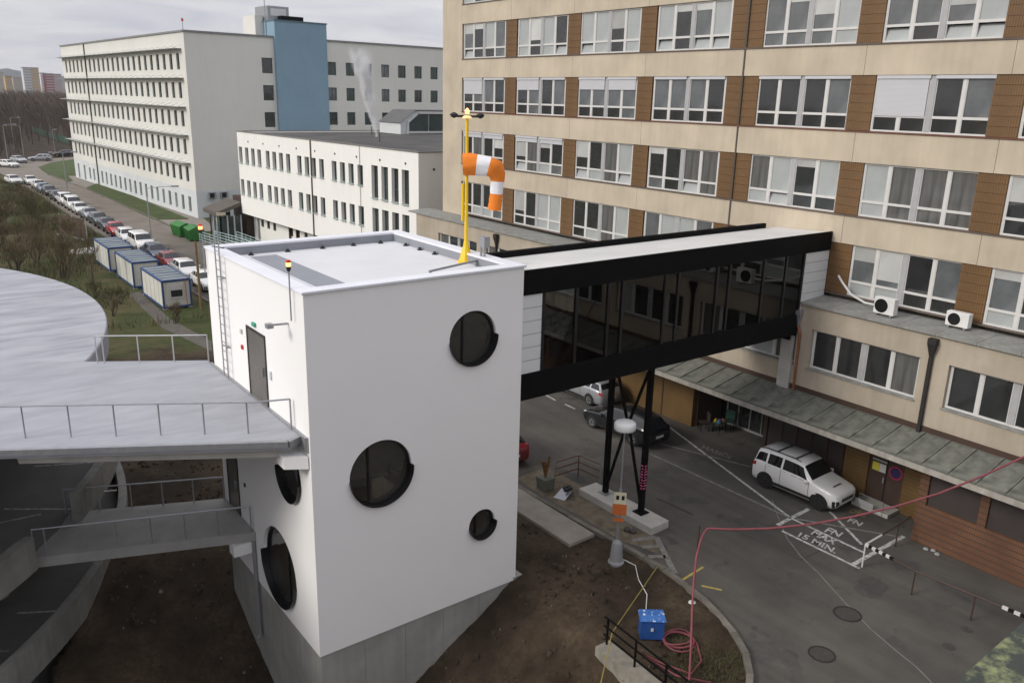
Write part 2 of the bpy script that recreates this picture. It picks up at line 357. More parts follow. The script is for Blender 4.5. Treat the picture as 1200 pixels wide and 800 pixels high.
bp = N(t, "ShaderNodeBump"); bp.inputs["Strength"].default_value = .7; bp.inputs["Distance"].default_value = .06; L.new(nz(5), bp.inputs["Height"]); L.new(bp.outputs[0], b.inputs["Normal"])
gm.materials.append(GM)
tag(add_obj("ground", gm), "bare soil and rough grass around the tower and garage", kind="structure")
# ---- street
AS = bpy.data.materials.new("street_asphalt"); AS.use_nodes = True; t = AS.node_tree; L = t.links; b = t.nodes["Principled BSDF"]; b.inputs["Roughness"].default_value = .85; b.inputs["Specular IOR Level"].default_value = .3
co = N(t, "ShaderNodeTexCoord")
base_c = ramp(nz(.22, 8, .65), .33, .68, (.064,.059,.053), (.116,.107,.095))
patch = ramp(nz(.5, 3), .58, .61, (0,0,0), (1,1,1)); patchc = ramp(nz(3), .3, .7, (.062,.059,.055), (.088,.083,.076))
cc = mix(patch, base_c, patchc)
mp = N(t, "ShaderNodeMapping"); mp.inputs["Scale"].default_value = (1.1, .06, 1); L.new(co.outputs["Object"], mp.inputs[0])
wear = ramp(nz(.9, 4, .6, mp.outputs[0]), .35, .7, (.80,.80,.80), (1.12,1.11,1.09)); cc = mix(1.0, cc, wear, 'MULTIPLY')
# the far stretch of street is worn brown-grey paving
sp_ = N(t, "ShaderNodeSeparateXYZ"); L.new(co.outputs["Object"], sp_.inputs[0]); mr = N(t, "ShaderNodeMapRange"); mr.inputs[1].default_value = 55; mr.inputs[2].default_value = 85; L.new(sp_.outputs[1], mr.inputs[0])
farc = ramp(nz(.3), .3, .7, (.17,.145,.118), (.235,.205,.17)); cc = mix(mr.outputs[0], cc, farc)
fine = ramp(nz(60, 2), .35, .7, (.85,.85,.85), (1.12,1.12,1.12)); cc = mix(1.0, cc, fine, 'MULTIPLY')
L.new(cc, b.inputs["Base Color"])
bp = N(t, "ShaderNodeBump"); bp.inputs["Strength"].default_value = .25; bp.inputs["Distance"].default_value = .01; L.new(nz(50, 2), bp.inputs["Height"]); L.new(bp.outputs[0], b.inputs["Normal"])
tag(bake(MB().sheet(STREET, 0), "street", AS), "grey asphalt street between tower and hospital", kind="structure")
# lawns by the far building
LAWN = mat("mown_lawn", (.042, .066, .013), .95, .25, .5, c2=(.072, .098, .024), bump=.5, bscale=6)
lw1 = [gp(*p)[:2] for p in ((100,221),(117,214),(221,257),(181,257.5))]
lw2 = [gp(*p)[:2] for p in ((46,196),(60,191),(86,187),(89.5,206),(79,206),(85,212),(78,213),(57,205))]
PAVE = mat("path_paving", (.24, .215, .185), .9, .12, .6)
lw0 = [(19.5,80),(19.5,92),(19.05,133),(18.7,145),(17.95,160),(18.7,177.5),(21.6,183.5),(33,197),(60,212),(60,160),(23.2,160),(25.0,91),(23.4,80)]
tag(bake(MB().sheet(lw0, .004), "path", PAVE), "worn paved path along the long office block", kind="structure")
for q in (lw1, lw2):
    tag(bake(MB().prism(q, -.02, .09), "lawn", LAWN), "mown lawn strip beside the far road", kind="structure")
# pavement left of the kerb
tag(bake(MB().prism([(11.36,24),(11.5,.55),(10.2,.5),(10.1,24)], -.4, .105), "pavement", mat("pavement_concrete", (.26,.235,.20), .9, .18, 1.2, bump=.2)), "worn concrete pavement strip beside the tower", kind="structure")
# dirt patch round the support slab
DIRT = mat("sandy_dirt", (.115, .09, .06), .95, .25, 2.2, c2=(.185, .155, .11), bump=.3)
dp = [gp(*p)[:2] for p in ((606,560),(640,547),(676,566),(700,580),(735,606),(768,632),(774,650),(750,640),(730,634),(700,617),(660,594),(626,575))]
tag(bake(MB().sheet(dp, .004), "dirt_patch", DIRT), "sandy dirt along the kerb by the support slab", kind="structure")
# kerb stones
def along(poly, step):
    P = [Vector((p[0], p[1], 0)) for p in poly]; res = []; acc = 0
    for a, c in zip(P, P[1:]):
        d = (c-a).length; s_ = acc
        while s_ < d: res.append((a+(c-a)*(s_/d), math.atan2(c.y-a.y, c.x-a.x))); s_ += step
        acc = s_-d
    return res
kerb = add_obj("kerb", None); tag(kerb, "row of worn kerb stones edging the street", kind="structure"); BASE[kerb.name] = (0,0,0)
KS = mat("kerb_stone", (.135, .122, .102), .9, .25, 3, bump=.3, rnd=.2)
kme = MB().box(0, -.10, -.3, .975, .10, .12).mesh("kerb_stone", KS)
kp = along(KERB, .99)
for i in range(len(kp)-1):
    a = kp[i][0]; c = kp[i+1][0]; o = inst("kerb_stone", kme, kerb, (a.x, a.y, random.uniform(-.015, .012)), math.atan2(c.y-a.y, c.x-a.x)+random.uniform(-.012,.012))
kp2 = along([(11.1,45),(11.1,150)], 2.0)
kme2 = MB().box(0, -.12, -.2, 1.97, .12, .1).mesh("kerb_stone", KS)
for p, a in kp2: inst("kerb_stone", kme2, kerb, (p.x, p.y, 0), a)
kp3 = along([(19.45,80),(19.45,92),(19.0,133),(17.9,158)], 2.0)
for p, a in kp3: inst("kerb_stone", kme2, kerb, (p.x, p.y, 0), a)
# ---- road markings
def stripe(u0, v0, u1, v1, w=.11):
    a, c = Vector(gp(u0, v0)), Vector(gp(u1, v1)); n = Vector((-(c-a).y, (c-a).x, 0)).normalized()*w/2
    return [(p.x, p.y) for p in (a-n, c-n, c+n, a+n)]
mk = add_obj("road_marking", None); BASE[mk.name] = (0,0,0); tag(mk, "worn white and yellow paint lines on the street", kind="structure")
def line(px, mt=WLINE, w=.11, z=.006):
    bake(MB().sheet(stripe(*px, w), z), "painted_line", mt, mk)
zz = .006
for i, q in enumerate([(784,500,927,607),(927,607,1014,648),(774,520,880,547),(762,532,925,606.5),(948,596,911,615),(972,599,1010,638),(933,608,1054,629),(916,622,1007,666),(1059,628,1000,661)]):
    line(q, WLINE if i in (0,1,5,7,8,4) else WFAINT, .12 if i not in (4,8) else .17, .006+.004*(i % 4))
for q in ((640,463,651,469),(662,473.5,674,479)): line(q, WLINE, .12)
for q in ((800,679,824,664),(822,686,846,691)): line(q, YLINE, .1)
for q in ((741,633,769,629),(769,629,791,672),(791,672,770,661),(752,641,774,640),(760,652,780,652)): line(q, WFAINT, .22, .010+.004*(q[0] % 3))
for q in ((716,588,735,597),(735,597,752,606)): pass
def worn(s_, b0, b1, t0, mt):
    """lettering painted on the ground: baseline start, baseline end and top of the first letter given as photo points"""
    me = text_mesh(s_, 1.0, mt); v0 = [v.co.copy() for v in me.vertices]; xa = min(v.x for v in v0); xb = max(v.x for v in v0); ya = min(v.y for v in v0); yb = max(v.y for v in v0)
    A, B, T = Vector(gp(*b0)), Vector(gp(*b1)), Vector(gp(*t0))
    for v, c in zip(me.vertices, v0): v.co = (B-A)*((c.x-xa)/(xb-xa))+(T-A)*((c.y-ya)/(yb-ya))
    inst("lettering", me, mk, (A.x, A.y, .022))
worn("FN", (965.3,622.9), (982.5,629.8), (971.5,618), WLINE)
worn("MAX", (949.5,625.7), (977,638.7), (956.4,620.9), WLINE)
worn("15 MIN.", (934.4,628.4), (978.4,649), (938.5,623.6), WLINE)
worn("FN", (992,611), (1007.2,617), (997,607), WLINE)
worn("OPE", (993,600), (1013,607), (998,595.5), mat("orange_road_paint", (.20,.13,.06), .9, .3, 4))
worn("HASIČI", (821.8,525), (854.5,538), (825.3,520.5), WFAINT)
# sealed crack wandering across the asphalt
CRK = mat("pale_crack_sealant", (.17, .165, .155), .9, .3, 3)
ck = MB(); pts = [gp(*p) for p in ((905,586),(912,606),(922,630),(938,651),(960,672),(985,700),(1000,716),(1022,738),(1050,762),(1075,782),(1098,806))]
for a, c in zip(pts, pts[1:]):
    a, c = Vector(a), Vector(c); n = Vector((-(c-a).y, (c-a).x, 0)).normalized()*.022; ck.add([a-n+Vector((0,0,.005)), c-n+Vector((0,0,.005)), c+n+Vector((0,0,.005)), a+n+Vector((0,0,.005))], [(0,1,2,3)])
bake(ck, "crack_line", CRK, mk)
CRD = mat("tar_joint", (.028, .027, .026), .8, .2, 3)
ck = MB()
for (u0,v0,u1,v1) in ((770,584,785,590),(785,590,812,603),(905,640,938,656),(938,656,961,645),(858,620,905,640)):
    a, c = Vector(gp(u0,v0)), Vector(gp(u1,v1)); n = Vector((-(c-a).y, (c-a).x, 0)).normalized()*(.05 if u0 < 800 else .018); k = Vector((0,0,.0045)); ck.add([a-n+k, c-n+k, c+n+k, a+n+k], [(0,1,2,3)])
bake(ck, "tar_joint", CRD, mk)
MHM = mat("cast_iron", (.05, .046, .042), .7, .25, 9, bump=.4, bscale=40)
def manhole(u, v, r, label, ring=True):
    p = gp(u, v); t_ = thing("manhole_cover", label, "manhole", p)
    bake(MB().lathe([(r*.9,0),(r*.9,.009)], p, 24), "lid", MHM, t_)
    if ring: bake(MB().arc_wall(p, r*.93, r*1.08, .002, .012, 0, 360, 24), "frame_ring", mat("iron_ring", (.025,.023,.02), .7), t_)
manhole(993, 719, .42, "round iron manhole cover crossed by the pale crack"); manhole(963, 766, .38, "round iron manhole cover on open asphalt nearest the curved kerb")
manhole(1112, 757, .22, "small dark valve cover alone on the asphalt past the railing", False); manhole(1133, 737, .2, "small dark valve cover close to a railing post foot", False)
# ================================================================== ROUND GARAGE WITH HELIPAD
gar = thing("parking_garage", "round concrete parking garage with grey rooftop landing pad and link bridges", "garage", (GC[0], GC[1], -5))
bake(MB().lathe([(GR-.9,5.75),(GR-.02,5.95),(GR,6.84),(GR-.04,6.88)], (GC[0],GC[1],0), 160), "helipad_roof", HELI, gar)
pd = Vector((-.866, .5, 0))      # direction of the link deck, away from the tower
def pl(d, q): return (q[0]+pd.x*d, q[1]+pd.y*d)
F1 = (-.50, .30); B1 = (-.03, 8.62)
plat = [(-.03,.52), F1, (-9.5, 5.35), (-11.0, 15.1), B1]
bake(MB().prism(plat, 6.62, 6.884), "link_deck", PLAT, gar)
edge = MB()
for a, c in (((-.03,.52),F1), (F1,(-9.5,5.35))):
    edge.bar((a[0],a[1],6.80), (c[0],c[1],6.80), .14, .17)
bake(edge, "edge_gutter", METAL, gar)
bake(MB().prism([(-.03,.75),(-.75,.75),(-6.5,4.1),(-6.5,6),(-.03,2.2)], 6.30, 6.62), "edge_beam", CONCL, gar)
bake(MB().prism([(-.02,4.92),(-6.3,7.26),(-6.05,7.75),(-5.3,8.75),(-4.75,9.85),(-.02,7.9)], 1.47, 1.82), "walkway", mat("walkway_concrete", (.30,.295,.28), .85, .15, 1.0, bump=.15), gar)  # walkway concrete has the deck's shadow put into its darker colour
bake(MB().lathe([(GR-.45,1.55),(GR-.33,1.6),(GR-.33,1.812)], (GC[0],GC[1],0), 120), "parking_deck", ASPH_IN, gar)
bake(MB().lathe([(GR-.45,-1.75),(GR-.33,-1.7),(GR-.33,-1.5)], (GC[0],GC[1],0), 120), "parking_deck", ASPH_IN, gar)
bake(MB().arc_wall(GC, GR-.32, GR, -1.6, -.5, -180, 180, 200), "parapet", CONCD, gar)
bake(MB().arc_wall(GC, GR-.32, GR, 1.7, 2.8, -180, -40.2, 100), "parapet", CONCD, gar)
bake(MB().arc_wall(GC, GR-.32, GR, 1.7, 2.8, -32.3, 180, 140), "parapet", CONCD, gar)
bake(MB().arc_wall(GC, 10.5, 10.9, -4.6, 5.9, -180, 180, 80), "core_wall", CONCD, gar)
bake(MB().arc_wall(GC, GR-1.6, GR-1.3, -4.8, -1.85, -180, 180, 100), "foundation_wall", CONCD, gar)
for a in range(-170, 180, 20):
    x, y = GC[0]+17.2*math.cos(R_(a)), GC[1]+17.2*math.sin(R_(a)); bake(MB().lathe([(.24,0),(.24,10.6)], (x,y,-4.7), 12), "column", CONCD, gar)
for z, lst in ((1.816, ((40,546,115,541),(5,596,85,596),(0,612,48,602),(112,576,137,574))), (-1.496, ((20,718,88,714),(-60,766,10,762)))):
    for q in lst:
        a, c = Vector(gp(q[0],q[1],z)), Vector(gp(q[2],q[3],z)); n = Vector((-(c-a).y, (c-a).x, 0)).normalized()*.05
        bake(MB().add([a-n, c-n, c+n, a+n], [(0,1,2,3)]), "bay_line", WLINE, gar)
# apron slab on the ground below the garage
tag(bake(MB().prism([gp(u,v,-4.15)[:2] for u,v in ((40,800),(110,742),(160,765),(190,830),(60,900))], -4.4, -4.12), "concrete_apron", CONCD), "concrete apron at the foot of the round garage", kind="structure")
# railings: thin posts, a top rail and a mid wire
def railing(label, path, z, h, step, mt, group=None, r=.022, mids=(), rr=.025):
    base = (path[0][0], path[0][1], z); t_ = thing("railing", label, "railing", base, group=group)
    for p, a in along(path, step): bake(MB().bar((p.x,p.y,z-.02), (p.x,p.y,z+h), r*2, r*1.6), "post", mt, t_)
    pe = path[-1]; bake(MB().bar((pe[0],pe[1],z-.02), (pe[0],pe[1],z+h), r*2, r*1.6), "post", mt, t_)
    bake(MB().tube([(x,y,z+h) for x,y in path], rr, 6), "top_rail", mt, t_)
    for mz in mids: bake(MB().tube([(x,y,z+mz) for x,y in path], .008, 4), "wire", mt, t_)
    return t_
railing("thin steel railing along the open edge of the landing pad deck", [(-.1,1.02),(-.98,1.30),(-9.3,6.2)], 6.88, .92, 1.17, METAL)
railing("short steel railing behind the landing pad deck, above the soil bank", [(-.05,8.42),(-3.25,10.28)], 6.88, .98, 1.16, mat("pale_rail", (.5,.5,.5), .4, metal=.4))
railing("thin railing along the tower side edge of the lower walkway slab", [(-.1,5.05),(-6.2,7.35)], 1.82, .92, 1.03, METAL)
railing("thin railing on the garage side edge of the lower walkway", [(-.1,7.75),(-4.9,9.82)], 1.82, .92, 1.03, METAL)
# ================================================================== TOWER
TW, TD, TT, TB = 7.283, 7.95, 10.98, -.07
tow = thing("lift_tower", "white rendered lift tower with round black-framed windows on a concrete base", "tower", (TW/2, TD/2, -5))
def face_with_holes(mb, to3, outer, holes, depth, n=40, inner_flip=False):
    """flat wall with round holes; each hole gets a reveal of the given depth"""
    polys = [[Vector((a, c, 0)) for a, c in outer]]
    for (a, c, r) in holes: polys.append([Vector((a+r*math.cos(2*math.pi*k/n), c+r*math.sin(2*math.pi*k/n), 0)) for k in range(n)])
    flat_ = [p for q in polys for p in q]
    mb.add([to3(p.x, p.y, 0) for p in flat_], [tuple(t_) for t_ in tessellate_polygon(polys)])
    for q in polys[1:]:
        k = len(q); mb.add([to3(p.x, p.y, 0) for p in q]+[to3(p.x, p.y, depth) for p in q], [(i,(i+1)%k,k+(i+1)%k,k+i) for i in range(k)])
fh = [(5.39,8.97,.86),(2.17,5.34,1.03),(5.83,2.54,.52)]
lh = [(1.62,5.22,.84),(2.88,1.52,1.33)]
sh = MB()
face_with_holes(sh, lambda a,c,d: (a, d, c), [(0,TB),(TW,TB),(TW,TT),(0,TT)], fh, .22)
face_with_holes(sh, lambda a,c,d: (d, a, c), [(0,TB),(TD,TB),(TD,TT),(4.44,TT),(4.44,6.95),(4.43,6.95),(4.43,9.14),(2.93,9.14),(2.93,6.95),(2.92,6.95),(2.92,TT),(0,TT)][0:3]+[(0,TT)], lh, .22)
sh.add([(TW,0,TB),(TW,TD,TB),(TW,TD,TT),(TW,0,TT)], [(0,1,2,3)]); sh.add([(0,TD,TB),(TW,TD,TB),(TW,TD,TT),(0,TD,TT)], [(3,2,1,0)])
sh.add([(0,0,TB),(TW,0,TB),(TW,TD,TB),(0,TD,TB)], [(3,2,1,0)])
bake(sh, "wall", WHITE, tow)
bake(MB().box(.35,.35,.2,TW-.3,TD-.3,10.4), "inner_core", DARK, tow)
bake(MB().box(.07,.07,-6,TW-.04,TD-.07,TB-.003), "base_core", CONC, tow)
for k in range(5):
    x0 = .07+1.43*k; y0 = .07+1.56*k
    for z0, z1 in ((-6,-2.2),(-2.19,TB-.003)):
        bake(MB().box(x0+(.0 if k else -.02),.045,z0,x0+1.42,.069,z1), "concrete_panel", CONC, tow); bake(MB().box(.045,y0,z0,.069,y0+1.55,z1), "concrete_panel", CONC, tow)
bake(MB().prism([(TW-.1,-.02),(TW+.28,-.02),(TW+.28,1.6),(TW-.1,1.6)], -.5, .05), "footing", CONC, tow)
cp = MB()
for (a,c,d,e) in ((-.06,-.06,TW+.06,.42),(-.06,TD-.42,TW+.06,TD+.06)): cp.box(a,c,TT,d,e,TT+.07)
cp.box(-.06,.42,TT,.42,TD-.42,TT+.07); cp.box(TW-.42,.42,TT,TW+.06,TD-.42,TT+.07)
bake(cp, "coping", mat("coping_sheet", (.72,.73,.77), .5, .04, 1), tow, bevel=.012)
up_ = MB()
for q in ((.38,.38,TW-.38,.42),(.38,TD-.42,TW-.38,TD-.38),(.38,.42,.42,TD-.42),(TW-.42,.42,TW-.38,TD-.42)): up_.box(q[0],q[1],10.6,q[2],q[3],TT)
bake(up_, "parapet_lining", MEMBG, tow)
bake(MB().box(.42,.42,10.45,TW-.42,TD-.42,10.72), "roof_membrane", MEMB, tow)
bake(MB().box(1.15,1.0,10.722,2.05,7.0,10.728), "roof_walkway_strip", MEMBG, tow)
bake(MB().box(2.06,1.0,10.722,TW-.8,1.62,10.728), "roof_walkway_strip", MEMBG, tow)
def round_window(cx, cz, r, wall, label=None):
    to = (lambda a,d,c: (a,d,c)) if wall == 'front' else (lambda a,d,c: (d,a,c))
    n = 40; fr = MB()
    def ringpts(rr, d, a0=0, a1=360, k=n): return [to(cx+rr*math.cos(R_(a0+(a1-a0)*i/k)), d, cz+rr*math.sin(R_(a0+(a1-a0)*i/k))) for i in range(k+1)]
    def ring(mb, r0, r1, d0, d1, a0=0, a1=360, k=n):
        A,B,C_,D = ringpts(r0,d0,a0,a1,k), ringpts(r1,d0,a0,a1,k), ringpts(r1,d1,a0,a1,k), ringpts(r0,d1,a0,a1,k)
        vs = [p for q in zip(A,B,C_,D) for p in q]; fs = []
        for i in range(k):
            for j in range(4): fs.append((i*4+j, i*4+4+j, i*4+4+(j+1)%4, i*4+(j+1)%4))
        fs += [(0,1,2,3), (k*4+3,k*4+2,k*4+1,k*4)]; mb.add(vs, fs)
    ring(fr, r-.07, r-.002, .10, .2)
    w = bake(fr, "window", BLACK, tow)
    g = MB(); P = ringpts(r-.05, .17)[:-1]; g.add(P, [tuple(range(n))]); bake(g, "pane", GLR, w)
    c_ = MB(); ring(c_, r-.012, r+.012, -.12, .12, -178, 2, 30); bake(c_, "collar", BLACK, w)
    mu = MB(); a = to(cx-r*.35, .15, cz-r*.9); q = to(cx-r*.35, .15, cz+r*.9); mu.bar(a, q, .05, .05); bake(mu, "mullion", BLACK, w)
for q in fh: round_window(*q, 'front')
for q in lh: round_window(*q, 'left')
# doors on the link decks
def tower_door(y0, y1, z0, z1):
    d = bake(MB().box(-.015,y0,z0,.02,y1,z1), "door", mat("brushed_steel", (.23,.21,.18), .35, .1, 3, metal=.7), tow)
    f = MB(); f.box(-.03,y0-.07,z0,.02,y0,z1+.07); f.box(-.03,y1,z0,.02,y1+.07,z1+.07); f.box(-.03,y0,z1,.02,y1,z1+.07); bake(f, "door_frame", BLACK, d)
    bake(MB().box(-.09,y0+.12,z0+.95,-.03,y0+.15,z0+1.25), "handle", METAL, d)
tower_door(2.98, 4.38, 6.89, 9.08)
tower_door(6.35, 7.35, 1.83, 4.0)
bake(MB().box(-.06,3.6,9.26,-.002,3.85,9.38), "exit_sign", mat("green_sign", (.05,.30,.20), .5), tow)
bake(MB().box(-.05,4.85,8.25,-.002,4.97,8.38), "alarm_box", mat("red_box", (.5,.03,.03), .5), tow)
bake(MB().box(-.05,4.85,8.75,-.002,4.97,8.9), "alarm_box", PVC, tow)
bake(MB().box(-.05,2.55,7.9,-.002,2.68,8.15), "switch_box", PANELW, tow)
bake(MB().box(-.04,5.6,3.2,-.002,5.7,3.32), "switch_box", BLACK, tow)
bake(MB().box(-.09,-.002+.1,6.5,-.0,8.2,6.93), "deck_joint", METAL, tow)
cm = MB(); cm.bar((0,1.1,9.95),(-.55,1.1,9.98),.05,.05); cm.box(-.62,1.0,9.9,-.45,1.2,10.02); bake(cm, "camera_bracket", METAL, tow)
dpipe = MB(); dpipe.tube([(-.1,4.95,1.5),(-.1,4.9,-2.1),(-.2,4.9,-2.25)], .06, 8); bake(dpipe, "downpipe", METAL, tow)
# beam stub under the link deck and corbel under the walkway
bake(MB().prism([(-.03,.1),(-.6,.45),(-.6,1.0),(-.03,1.0)], 6.0, 6.36), "corbel", WHITE, tow)
bake(MB().box(-.75,5.0,1.05,-.03,5.45,1.46), "corbel", WHITE, tow)
# ladder
lad = thing("ladder", "grey steel ladder fixed to the white tower wall beside the door", "ladder", (-.15, 6.3, 6.9))
for y in (6.08, 6.48): bake(MB().bar((-.15,y,6.95),(-.15,y,12.05),.045,.03), "rail", METAL, lad)
for k in range(16): bake(MB().tube([(-.15,6.08,7.25+.3*k),(-.15,6.48,7.25+.3*k)], .014, 5), "rung", METAL, lad)
for z in (8.0, 10.3): bake(MB().bar((-.15,6.08,z),(0,6.08,z),.04,.04).bar((-.15,6.48,z),(.0,6.2,z),.04,.04), "wall_bracket", METAL, lad)
# roof fittings
FIX = mat("black_fixture", (.02,.02,.022), .6)
fx = MB().lathe([(.10,0),(.10,.03),(.05,.04),(.05,.10)], (0,0,0), 10).mesh("roof_clamp", FIX)
rf = [(1.3,7.3),(2.6,7.32),(3.9,7.32),(5.1,7.32),(6.2,7.3),(6.75,6.4),(6.75,5.4),(6.75,4.4)]+[(.62,6.9-.95*k) for k in range(7)]
for x, y in rf:
    o = add_obj("roof_clamp", fx, None, (x,y,10.72)); tag(o, "small black conductor clamp on the white tower roof", "clamp", "conductor clamps round the tower roof")
cb = MB(); cb.tube([(.15,7.7,11.06),(.35,7.2,11.07),(.55,6.9,10.85)]+[(.62,6.9-.95*k,10.86) for k in range(7)]+[(.9,.95,10.8),(1.35,1.15,10.75)], .022, 5)
tag(bake(cb, "conductor_cable", FIX, base=(.62,4,10.72)), "black cable running past the clamps along the roof edge", "cable")
def beacon(x, y, label, lean):
    t_ = thing("obstacle_light", label, "warning light", (x,y,10.2), group=None)
    bake(MB().tube([(x,y,10.15),(x,y,11.35),(x+lean,y,11.5)], .02, 6), "pole", METAL, t_)
    bake(MB().lathe([(.04,0),(.065,.06),(.065,.13)], (x+lean,y,11.5), 10), "lamp_base", FIX, t_)
    bake(MB().lathe([(.062,0),(.062,.10)], (x+lean,y,11.63), 12), "lamp", mat("beacon_amber_glow", (1.0,.33,.08), .4, .02, emit=4.0), t_)
    bake(MB().lathe([(.066,0),(.062,.06),(.02,.08)], (x+lean,y,11.73), 12), "lamp_cap", mat("beacon_red", (.6,.05,.02), .4), t_)
beacon(-.1, .62, "red and amber obstacle light on the tower edge above the camera bracket", 0)
beacon(-.1, 7.85, "red and amber obstacle light behind the ladder on the tower corner", -.04)
# windsock mast
WM = (6.92, 2.7, 10.72)
mast = thing("windsock_mast", "yellow mast with orange and white windsock on the tower roof", "windsock", WM)
bake(MB().lathe([(.30,0),(.30,.05),(.24,.06),(.10,.55),(.07,.75)], WM, 8), "base", YELL, mast)
bake(MB().tube([(WM[0],WM[1],WM[2]+.6),(WM[0],WM[1],15.45)], .065, 10, r1=.05), "pole", YELL, mast)
rv = Vector((RT[0],RT[1],0)).normalized()
def off(d, z, e=0): return (WM[0]+rv.x*d-rv.y*e, WM[1]+rv.y*d+rv.x*e, z)
bake(MB().tube([off(-.12,12.1),off(-.12,13.3)], .05, 8), "counterweight", YELL, mast)
bake(MB().bar(off(-.42,15.42),off(.42,15.42),.08,.07), "cross_arm", FIX, mast)
for s_ in (-1,1):
    l_ = bake(MB().lathe([(.03,0),(.11,.05),(.13,.12),(.03,.18)], off(.42*s_,15.36), 10), "spotlight", FIX, mast)
bake(MB().lathe([(.16,0),(.16,.03),(.10,.08)], off(0,15.36), 12), "light_plate", mat("warm_lamp_plate", (.85,.55,.25), .5, emit=.6), mast)
bake(MB().lathe([(.06,0),(.07,.09),(.02,.17)], off(0,15.5), 10), "lamp", MATS["beacon_amber_glow"], mast)
sk = [(-.12,13.92,.35,0),(.1,13.93,.36,0),(.32,13.91,.34,0),(.54,13.89,.33,1),(.72,13.87,.315,1),(.90,13.80,.33,2),(1.0,13.6,.27,2),(1.0,13.4,.215,2),(.98,13.2,.205,3),(.97,13.0,.205,3),(.95,12.8,.21,4),(.94,12.6,.215,4),(.93,12.47,.215,4)]
n = 18; secs = []
for i, (d, z, r, _) in enumerate(sk):
    a = sk[max(0,i-1)]; c = sk[min(len(sk)-1,i+1)]; dx_, dz_ = c[0]-a[0], c[1]-a[1]; l_ = math.hypot(dx_,dz_); nx_, nz_ = -dz_/l_, dx_/l_
    secs.append([off(d+nx_*r*math.sin(2*math.pi*j/n)*(1+.07*math.sin(3*j+1.7*i)+.05*math.sin(5*j-2.3*i)), z+nz_*r*math.sin(2*math.pi*j/n), r*math.cos(2*math.pi*j/n)*(.95+.10*math.sin(2*j+1.3*i)+.06*math.sin(6*j+i))*(1 if i < 6 else .62)) for j in range(n)])
for lo, hi, mt in ((0,2,ORNG),(2,4,SOCKW),(4,7,ORNG),(7,9,SOCKW),(9,12,ORNG)):
    q = MB(); vs = [p for s_ in secs[lo:hi+1] for p in s_]; k = hi-lo+1
    q.add(vs, [(i*n+j, i*n+(j+1)%n, (i+1)*n+(j+1)%n, (i+1)*n+j) for i in range(k-1) for j in range(n)]); bake(q, "sock_band", mt, mast, smooth=True)
jb = thing("junction_box", "grey junction box on a post beside the windsock mast foot", "box", (7.0,1.75,10.72))
bake(MB().box(6.9,1.62,11.35,7.12,1.9,11.7), "box", METAL, jb); bake(MB().bar((7.0,1.75,10.7),(7.0,1.75,11.4),.06,.06).tube([(6.96,1.85,10.7),(6.94,1.87,11.4)],.04,6), "post", METAL, jb)
fr_ = MB().bar((4.6,1.25,10.9),(6.95,2.0,10.9),.06,.06); 
tag(bake(fr_.bar((4.65,1.27,10.7),(4.65,1.27,10.9),.05,.05).bar((6.8,1.95,10.7),(6.8,1.95,10.9),.05,.05), "cable_tray", METAL, base=(5.8,1.6,10.72)), "low steel cable tray in front of the windsock mast foot", "cable tray")
# ================================================================== FOOTBRIDGE
BX0, BX1, BY0, BY1, BZ0, BZ1 = TW+.005, 24.11, .06, 3.08, 6.52, 10.82
br = thing("footbridge", "enclosed black footbridge with tinted glass linking tower and hospital", "footbridge", (14, 1.5, 0.3))
bake(MB().add([(BX0,BY0+.06,BZ1-.012),(BX1,BY0+.06,BZ1-.012),(BX1,BY1-.17,BZ1-.16),(BX0,BY1-.17,BZ1-.16),(BX0,BY0+.06,BZ1-.4),(BX1,BY0+.06,BZ1-.4),(BX1,BY1-.17,BZ1-.4),(BX0,BY1-.17,BZ1-.4)],[(0,1,2,3),(7,6,5,4),(0,4,5,1),(2,6,7,3)]), "roof", mat("bridge_roof_membrane", (.62,.615,.60), .6, .08, .6), br)
f = MB().box(BX0,BY0-.04,10.05,BX1,BY0+.05,BZ1+.03); bake(f, "fascia", BLACKM, br)
bake(MB().box(BX0,BY1-.16,10.0,23.4,BY1,BZ1+.05), "rear_upstand", BLACKM, br)
bake(MB().box(BX0,BY0-.03,BZ0,22.4,BY0+.10,7.42), "floor_edge", BLACKM, br)
bake(MB().box(BX0,BY1-.1,BZ0,22.4,BY1,7.42), "floor_edge", BLACKM, br)
bake(MB().box(BX0,BY0+.1,BZ0+.15,22.4,BY1-.1,7.2), "floor", mat("bridge_floor", (.10,.10,.10), .7), br)
bake(MB().box(BX0,BY0+.1,10.06,BX1,BY1-.1,10.4), "ceiling", mat("bridge_ceiling", (.25,.25,.25), .7), br)
pj_ = 6; ph = (10.05-7.42)/pj_
for (xa, xb) in ((BX0,8.15),(22.35,BX1)):
    for k in range(pj_):
        z0 = 7.42+ph*k+(.0 if xa < 10 else 0); z0b = z0
        if xa > 10 and z0 < 7.9: z0b = max(z0, 7.42)
        bake(MB().box(xa,BY0,z0b+.012,xb,BY0+.08,z0+ph-.012), "wall_panel", PANELW, br)
    bake(MB().box(xa+.005,BY0+.03,7.42,xb-.005,BY0+.09,10.05), "panel_backing", PVCG, br)
bake(MB().box(22.36,BY0+.02,BZ0+.4,BX1,BY0+.1,7.42), "end_plate", BLACKM, br)
mx_ = [8.17,9.6,11.06,11.73,13.88,14.58,16.76,17.49,19.64,21.12,22.33]
for y, nm in ((BY0+.03,0),(BY1-.05,1)):
    for i, (a, c) in enumerate(zip(mx_, mx_[1:])):
        bake(MB().box(a+.06,y-.004,7.44,c-.06,y+.004,10.03), "glass_pane", TINT, br)
    for x in mx_: bake(MB().box(x-.06,y-.05,7.42,x+.06,y+.05,10.05), "mullion", BLACK, br)
dg = MB(); nd = [8.2,10.55,12.9,15.2,17.5,19.85,22.2]
